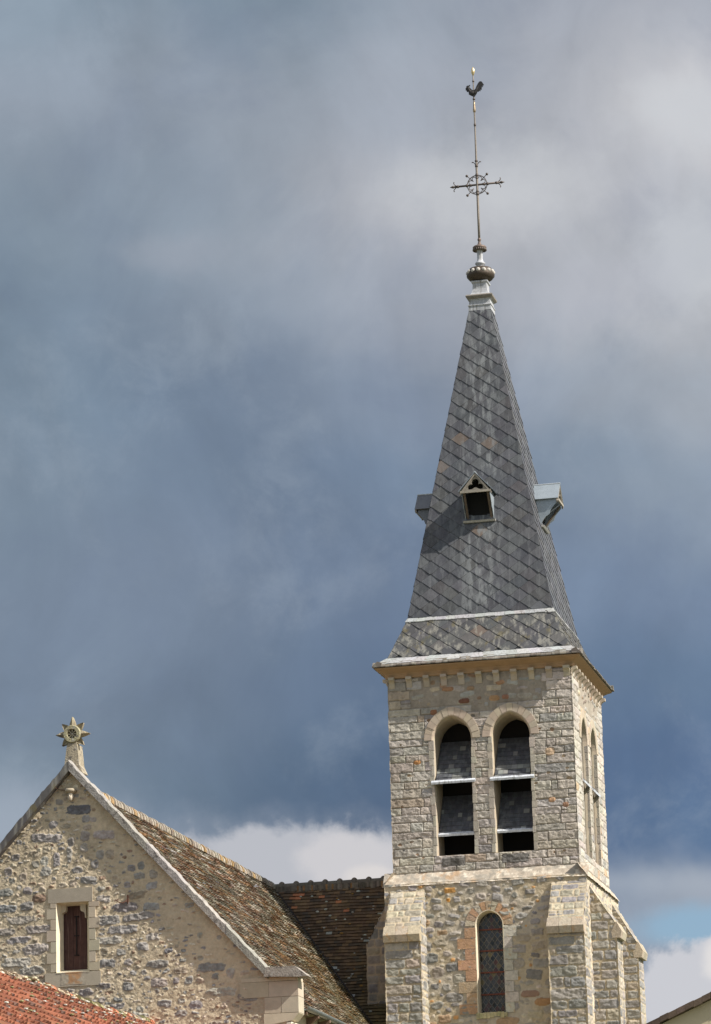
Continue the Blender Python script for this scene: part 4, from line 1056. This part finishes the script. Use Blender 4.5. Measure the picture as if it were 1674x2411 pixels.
def ctn(s0, t_, s_):
    r = rnd.random(); g = max(0, s_*.9+t_*.5-.75)
    if t_ < .16 and .18 < s_ < .62 and r < .07: return J((.34, .14, .07), .2)
    if r < .004: return J((.30, .31, .28), .2)
    c = J((.12, .075, .050), .25) if r < .6 else (J((.17, .105, .062), .2) if r < .85 else J((.085, .062, .05), .2))  # dark tile colours carry the shade lying on this slope
    k = min(.7, g*rnd.uniform(.5, 1.4)); gc = (.12, .105, .035)
    return tuple((v*(1-k)+w*k)*.92*q for v, w, q in zip(c, gc, (1, 1.07, 1)))
tiled('nave_roof', SN, 60, 26, ctn, 'darktile', thick=.032, rough=.006)
mb = MB()
for i in range(120):
    ss = .1+.85*rnd.random(); p, n = SN(ss, (.05+.9*rnd.random())); rr_ = rnd.uniform(.012, .045)
    mb.ball(p+n*.030, rr_, J((.34, .36, .33), .2) if rnd.random() < .7 else J((.22, .13, .04), .2), 6, (1.3, .6, .7))
build('lichen_patch', mb, 'stone', church)['kind'] = 'stuff'
# nave body: back slope, far slopes, walls
mb = MB()
mb.add([(-34, 92.4, RZ), (-23.5, 92.4, RZ), (-23.5, 89.2, 9.4), (-34, 89.2, 9.4)], [(0, 3, 2, 1)], (.2, .13, .09))
mb.add([(-34, 92.4, RZ), (-19.3, 92.4, RZ), (-19.3, 95.6, 9.4), (-34, 95.6, 9.4)], [(0, 1, 2, 3)], (.2, .13, .09))
mb.add([(-34, 92.4, RZ), (-34, 89.2, 9.4), (-34, 95.6, 9.4)], [(0, 1, 2)], (.4, .34, .26))
mb.box(-34, -19.6, 89.45, 95.3, 0, 9.39, (.36, .31, .24))
mb.add([(-23.6, 92.3, RZ-.25), (-19.32, 92.3, RZ-.25), (-19.32, 89.3, 9.3), (-23.6, 89.3, 9.3)], [(0, 3, 2, 1)], (.08, .05, .04))
build('nave_body', mb, 'darktile', church)
# ridge tiles
mb = MB(); y = GY+.12; i = 0
while y < 92.3:
    Lr = rnd.uniform(.20, .30); c = J((.36, .325, .27), .2) if rnd.random() < .6 else (J((.38, .26, .13), .2) if rnd.random() < .4 else J((.25, .21, .17), .2))
    r0, r1 = .125+rnd.uniform(-.008, .008), .155+rnd.uniform(-.01, .014)
    zz = RZ-.055+rnd.uniform(-.01, .01); vs = []; m = 9
    for (yy, rr) in ((y-.03, r1), (y+.05, r1), (y+.07, r0), (y+Lr, r0)):
        for k in range(m): q = math.pi*(-.08+1.16*k/(m-1)); vs.append((GXC+rr*math.cos(q), yy, zz+rr*math.sin(q)*1.05))
    fs = [(j*m+k, j*m+k+1, (j+1)*m+k+1, (j+1)*m+k) for j in range(3) for k in range(m-1)]+[tuple(range(m))]
    mb.add(vs, fs, c); y += Lr*.92; i += 1
build('transept_ridge', mb, 'lichenstone', church)
mb = MB()
for i in range(9):
    x0 = -23.05-.41+.4115*i; x1 = x0+.41; m = 9; vs = []
    c = J((.12, .105, .085), .2)
    for (xx, rr) in ((x0+.02, .11), (x0+.34, .115), (x0+.35, .135), (x1+.06, .135), (x1+.06, .1)):
        xx = min(xx, -19.33)
        for k in range(m): q = math.pi*(-.12+1.24*k/(m-1)); vs.append((xx, 92.4+rr*math.cos(q), RZ-.065+rr*math.sin(q)))
    fs = [(j*m+k, j*m+k+1, (j+1)*m+k+1, (j+1)*m+k) for j in range(4) for k in range(m-1)]
    mb.add(vs, fs, c)
    if x1 < -19.4:
        mb.lathe([(.10, RZ-.02), (.080, RZ+.06), (.045, RZ+.092), (.012, RZ+.105)], x1+.0, 92.4, J((.17, .14, .11), .2), 10)
build('nave_ridge', mb, 'darktile', church)
mb = MB()
for i in range(70):     # mortar fillet under the ridge
    x0 = -23.4+i*.058; mb.box(x0, x0+.06, 92.26-rnd.uniform(0, .03), 92.40, RZ-.19-rnd.uniform(0, .05), RZ-.06, J((.13, .115, .095) if rnd.random() < .88 else (.19, .11, .05), .3))
build('ridge_mortar', mb, 'darktile', church)
# valley lining
mb = MB(); pts = []
for i in range(30):
    p, n = SR(1.0, i/29); pts.append(p+Vector((.03, -.06, .0)))
mb.tube(pts, .05, (.035, .03, .028), 6); build('valley_gutter', mb, 'darktile', church)
# gutter along the transept eaves
mb = MB(); vs = []; m = 9; ys = [GY+.50+i*.9 for i in range(17)]
for yy in ys:
    k = (yy-GY-.5)/15.0; x = -18.17-.65*max(0, k)**1.6*1.2
    for q in range(m): a = math.pi*(1+q/(m-1)); vs.append((x+.085*math.cos(a)+.03, yy, 9.74+.085*math.sin(a)))
    for q in range(m): a = math.pi*(2-q/(m-1)); vs.append((x+.070*math.cos(a)+.03, yy, 9.74+.070*math.sin(a)))
fs = []
for j in range(len(ys)-1):
    for q in range(2*m): fs.append((j*2*m+q, j*2*m+(q+1) % (2*m), (j+1)*2*m+(q+1) % (2*m), (j+1)*2*m+q))
fs.append(tuple(range(2*m)))
mb.add(vs, fs, (.15, .17, .165)); gut = build('gutter', mb, 'zinc', church, True)
for j in range(8):
    y = GY+.62+j*1.1; mb = MB(); mb.prism([(-18.42, y, 9.42), (-18.42, y, 9.62), (-18.14, y, 9.66), (-18.14, y, 9.60), (-18.26, y, 9.52)], (0, .12, 0), (.16, .10, .07))
    build('rafter_foot', mb, 'wood', church)

# ================================================================== carved finial on the gable
fin_ = thing('gable_finial', (GXC, GY+.25, 15.3), 'carved stone star flower finial with orange lichen on the gable peak', 'finial')
FC = (.33, .285, .21); yc = GY+.20
mb = MB()
mb.prism([(GXC-.27, yc-.16, 15.22), (GXC+.27, yc-.16, 15.22), (GXC+.175, yc-.13, 15.42), (GXC+.12, yc-.10, 15.90), (GXC-.12, yc-.10, 15.90), (GXC-.175, yc-.13, 15.42)], (0, .40, 0), FC)
mb.box(GXC-.10, GXC+.10, yc-.075, yc+.14, 15.88, 16.05, (.30, .26, .2))
build('neck', mb, 'lichen', fin_)
SC = 16.14
mb = MB()
ringp = [(.115, -.13), (.19, -.13), (.205, -.09), (.20, .06), (.10, .08), (.10, -.06)]
vs = []; n = 28
for i in range(n):
    a = 2*math.pi*i/n
    for r_, o in ringp: vs.append((GXC+r_*math.cos(a), yc+o, SC+r_*math.sin(a)))
m = len(ringp)
mb.add(vs, [(i*m+k, i*m+(k+1) % m, ((i+1) % n)*m+(k+1) % m, ((i+1) % n)*m+k) for i in range(n) for k in range(m)], [J((.34, .31, .20), .12) for _ in vs])

mb.add([(GXC+.11*math.cos(2*math.pi*i/16), yc-.04, SC+.11*math.sin(2*math.pi*i/16)) for i in range(16)], [tuple(range(16))], (.16, .14, .10))
ro = build('ring', mb, 'lichen', fin_)
mb = MB()
for i in range(8):
    a = 2*math.pi*i/8; mb.tube([(GXC+.03*math.cos(a), yc-.08, SC+.03*math.sin(a)), (GXC+.115*math.cos(a), yc-.07, SC+.115*math.sin(a))], [.008, .02], (.48, .44, .35), 5)
mb.ball((GXC, yc-.07, SC), .025, (.5, .46, .38), 8); build('spokes', mb, 'dressed', ro)
for i in range(8):
    a = math.pi/2+2*math.pi*i/8
    if i == 4: continue
    Lp = .40 if i % 2 == 0 else .36; d = Vector((math.cos(a), 0, math.sin(a))); t = Vector((-math.sin(a), 0, math.cos(a))); c = Vector((GXC, yc, SC))
    prof = [(.15, .045), (.19, .078), (.235, .070), (.19+(Lp-.19)*.62, .040), (Lp, .003)]; vs = []; fs = []
    for r_, w in prof: vs += [c+d*r_+t*w+Vector((0, -.045, 0)), c+d*r_+Vector((0, -.085 if i % 2 == 0 else -.015, 0)), c+d*r_-t*w+Vector((0, -.045, 0)), c+d*r_-t*w*.9+Vector((0, .05, 0)), c+d*r_+t*w*.9+Vector((0, .05, 0))]
    for j in range(4):
        for k in range(5): fs.append((j*5+k, j*5+(k+1) % 5, (j+1)*5+(k+1) % 5, (j+1)*5+k))
    mb = MB(); mb.add(vs, fs+[(4, 3, 2, 1, 0), tuple(20+k for k in range(5))], [J((.29, .245, .165), .12) for _ in vs]); build('petal', mb, 'lichen', fin_)

# ================================================================== carved head under the peak
hd = thing('carved_head', (-23.33, GY-.05, 14.56), 'small carved stone face under a round slab high on the gable wall', 'carving')
hx, hy = -23.335, GY-.085
mb = MB()
mb.lathe([(.06, 14.735), (.125, 14.775), (.135, 14.80), (.13, 14.83), (.11, 14.845)], hx, hy+.02, (.42, .36, .27), 18)
build('slab', mb, 'dressed', hd, True)
mb = MB(); HC = (.60, .53, .43)
mb.ball((hx, hy, 14.665), .095, HC, 16, (.66, .72, 1.12)); mb.tube([(hx, hy-.060, 14.70), (hx, hy-.085, 14.655), (hx, hy-.066, 14.648)], [.008, .016, .012], HC, 6)
for sd in (-1, 1):
    mb.tube([(hx+sd*.012, hy-.062, 14.708), (hx+sd*.032, hy-.060, 14.714), (hx+sd*.05, hy-.042, 14.702)], .008, HC, 5)
    mb.ball((hx+sd*.026, hy-.057, 14.690), .011, (.30, .26, .2), 6); mb.ball((hx+sd*.062, hy, 14.67), .016, HC, 6, (.6, 1, 1.6))
mb.tube([(hx-.022, hy-.062, 14.618), (hx, hy-.068, 14.620), (hx+.022, hy-.062, 14.618)], .007, (.38, .31, .24), 5)
mb.box(hx-.05, hx+.05, hy+.01, GY+.02, 14.60, 14.75, (.44, .38, .29))
build('head', mb, 'dressed', hd, True)

# rusty hook
mb = MB(); hk = GY-.055
mb.box(-22.045, -22.022, hk, GY+.05, 12.185, 12.37, (.10, .045, .03))
mb.tube([(-22.045, hk+.01, 12.27), (-22.075, hk-.02, 12.215), (-22.13, hk-.05, 12.185), (-22.20, hk-.07, 12.195), (-22.27, hk-.08, 12.245)], [.012, .014, .014, .013, .008], (.11, .05, .035), 6)
hkk = build('wall_hook', mb, 'iron', None, org=(-22.03, GY, 12.25)); tag(hkk, 'rusty iron hook fixed in the gable wall to the right of the shuttered window', 'hook')

# ================================================================== red tiled roof in front (bottom left)
rh = thing('tiled_house', (-22.5, 66, 0), 'low building with a red clay tile roof in front of the gable wall', 'house')
rx, rz = -21.58, 9.50
def SH(s_, t_):
    y = 56+(73.95-56)*s_; x = rx+3.6*t_; z = rz-2.5*t_; n = Vector((2.5, 0, 3.6)).normalized()
    return Vector((x, y, z))+n*(.03*math.sin(y*.6)), n
mb = MB(); nr, nc = 17, 80
for r_ in range(nr):
    for c in range(nc):
        t0, t1 = r_/nr, (r_+1.0)/nr; a, b = c/nc, (c+1)/nc; x = rnd.random()
        q_ = float(fbm(np.array(c*.16), np.array(r_*.55), 9., 3)); col = J((.215, .078, .044), .3) if x < .76 else (J((.13, .075, .058), .25) if x < .92 else J((.25, .11, .062), .2)); col = tuple(v*(.62+.8*q_) for v in col)
        m_ = a*.12+b*.88; e = .045+rnd.uniform(-.018, .018); a += rnd.uniform(-.0006, .0006); t1 += rnd.uniform(-.006, .006)
        V_ = []
        for s_, t_, h_ in ((a, t0, .0), (a+(b-a)*.30, t0, .035), (a+(b-a)*.55, t0, .035), (a+(b-a)*.8, t0, .0), (b, t0, 0.0),
                           (a, t1, e-.02), (a+(b-a)*.30, t1, e+.035), (a+(b-a)*.55, t1, e+.035), (a+(b-a)*.8, t1, e-.012), (b, t1, e-.02)):
            p, n = SH(s_, t_); V_.append(p+n*h_)
        for s_ in (a, a+(b-a)*.30, a+(b-a)*.55, a+(b-a)*.8, b):
            p, n = SH(s_, t1); V_.append(p-n*.01)
        mb.add(V_, [(k, k+5, k+6, k+1) for k in range(4)]+[(k+5, k+10, k+11, k+6) for k in range(4)], col)
for i in range(260):
    p, n = SH(rnd.random(), rnd.random()**1.5*.6); mb.ball(p+n*.07, rnd.uniform(.015, .05), J((.42, .40, .35), .3) if rnd.random() < .6 else J((.22, .21, .10), .3), 6, (1, 1.4, .5))
build('roof', mb, 'tile', rh)
mb = MB(); y = 56
while y < 73.9:
    Lr = rnd.uniform(.22, .40); t = rnd.random(); rr = .085+rnd.uniform(-.02, .02)
    col = J((.34, .26, .19), .25) if t < .45 else (J((.27, .26, .13), .25) if t < .62 else (J((.40, .16, .09), .2) if t < .85 else J((.55, .50, .44), .15)))
    vs = []; m = 7
    for yy, r2 in ((y, rr+.012), (y+Lr*.5, rr), (y+Lr+.02, rr-.012)):
        for k in range(m): q = math.pi*k/(m-1); vs.append((rx+.02+r2*1.5*math.cos(q), yy, rz+.03*math.sin(yy*.6)-.03+r2*1.15*math.sin(q)))
    mb.add(vs, [(j*m+k, j*m+k+1, (j+1)*m+k+1, (j+1)*m+k) for j in range(2) for k in range(m-1)]+[tuple(range(m))], col); y += Lr
for i in range(240):
    y = rnd.uniform(56, 73.9); mb.ball((rx+rnd.uniform(-.05, .22), y, rz-.02+.03*math.sin(y*.6)+rnd.uniform(-.06, .06)), rnd.uniform(.02, .06), J((.42, .36, .25), .3), 6, (1, 1.5, .6))
build('ridge', mb, 'tile', rh)
mb = MB()
mb.add([(rx, 56, rz-.06), (rx, 73.95, rz-.06), (rx-3.6, 73.95, rz-2.5), (rx-3.6, 56, rz-2.5)], [(0, 1, 2, 3)], (.30, .11, .07))
mb.box(rx-3.4, rx+3.4, 56.2, 73.9, 0, rz-2.45, (.50, .44, .34))
mb.add([(rx-3.4, 56.2, rz-2.45), (rx+3.4, 56.2, rz-2.45), (rx, 56.2, rz-.1)], [(0, 1, 2)], (.50, .44, .34))
build('wall', mb, 'plaster', rh)

# ================================================================== cream house (bottom right corner)
ch = thing('cream_house', (-1.5, 42, 0), 'cream rendered gable of a house with a dark sloping roof edge at the right', 'house')
y0 = 40.0
def gz2(x): return 5.56+(x+5.65)*.422
mb = MB(); mb.prism([(-5.9, y0, 0), (-.5, y0, 0), (-.5, y0, gz2(-.5)-.075), (-5.9, y0, gz2(-5.9)-.075)], (0, 6, 0), (.62, .52, .36)); build('wall', mb, 'plaster', ch)
mb = MB()
n = 60
for i in range(n):
    xa = -6.2+i*.1; xb = xa+.102; e = .006*math.sin(i*2.1)+rnd.uniform(-.004, .004)
    mb.prism([(xa, y0-.10, gz2(xa)-.07+e), (xb, y0-.10, gz2(xb)-.07+e), (xb, y0-.10, gz2(xb)+e*.5), (xa, y0-.10, gz2(xa)+e*.5)], (0, 6.4, 0), J((.12, .085, .065), .25))
build('roof', mb, 'darktile', ch)
mb = MB(); mb.prism([(-4.965, y0+.6, 5.6), (-4.2, y0+.6, 5.6), (-4.25, y0+.6, 7.3), (-4.84, y0+.6, 7.3)], (0, .8, 0), (.035, .022, .022)); build('chimney', mb, 'darktile', ch)
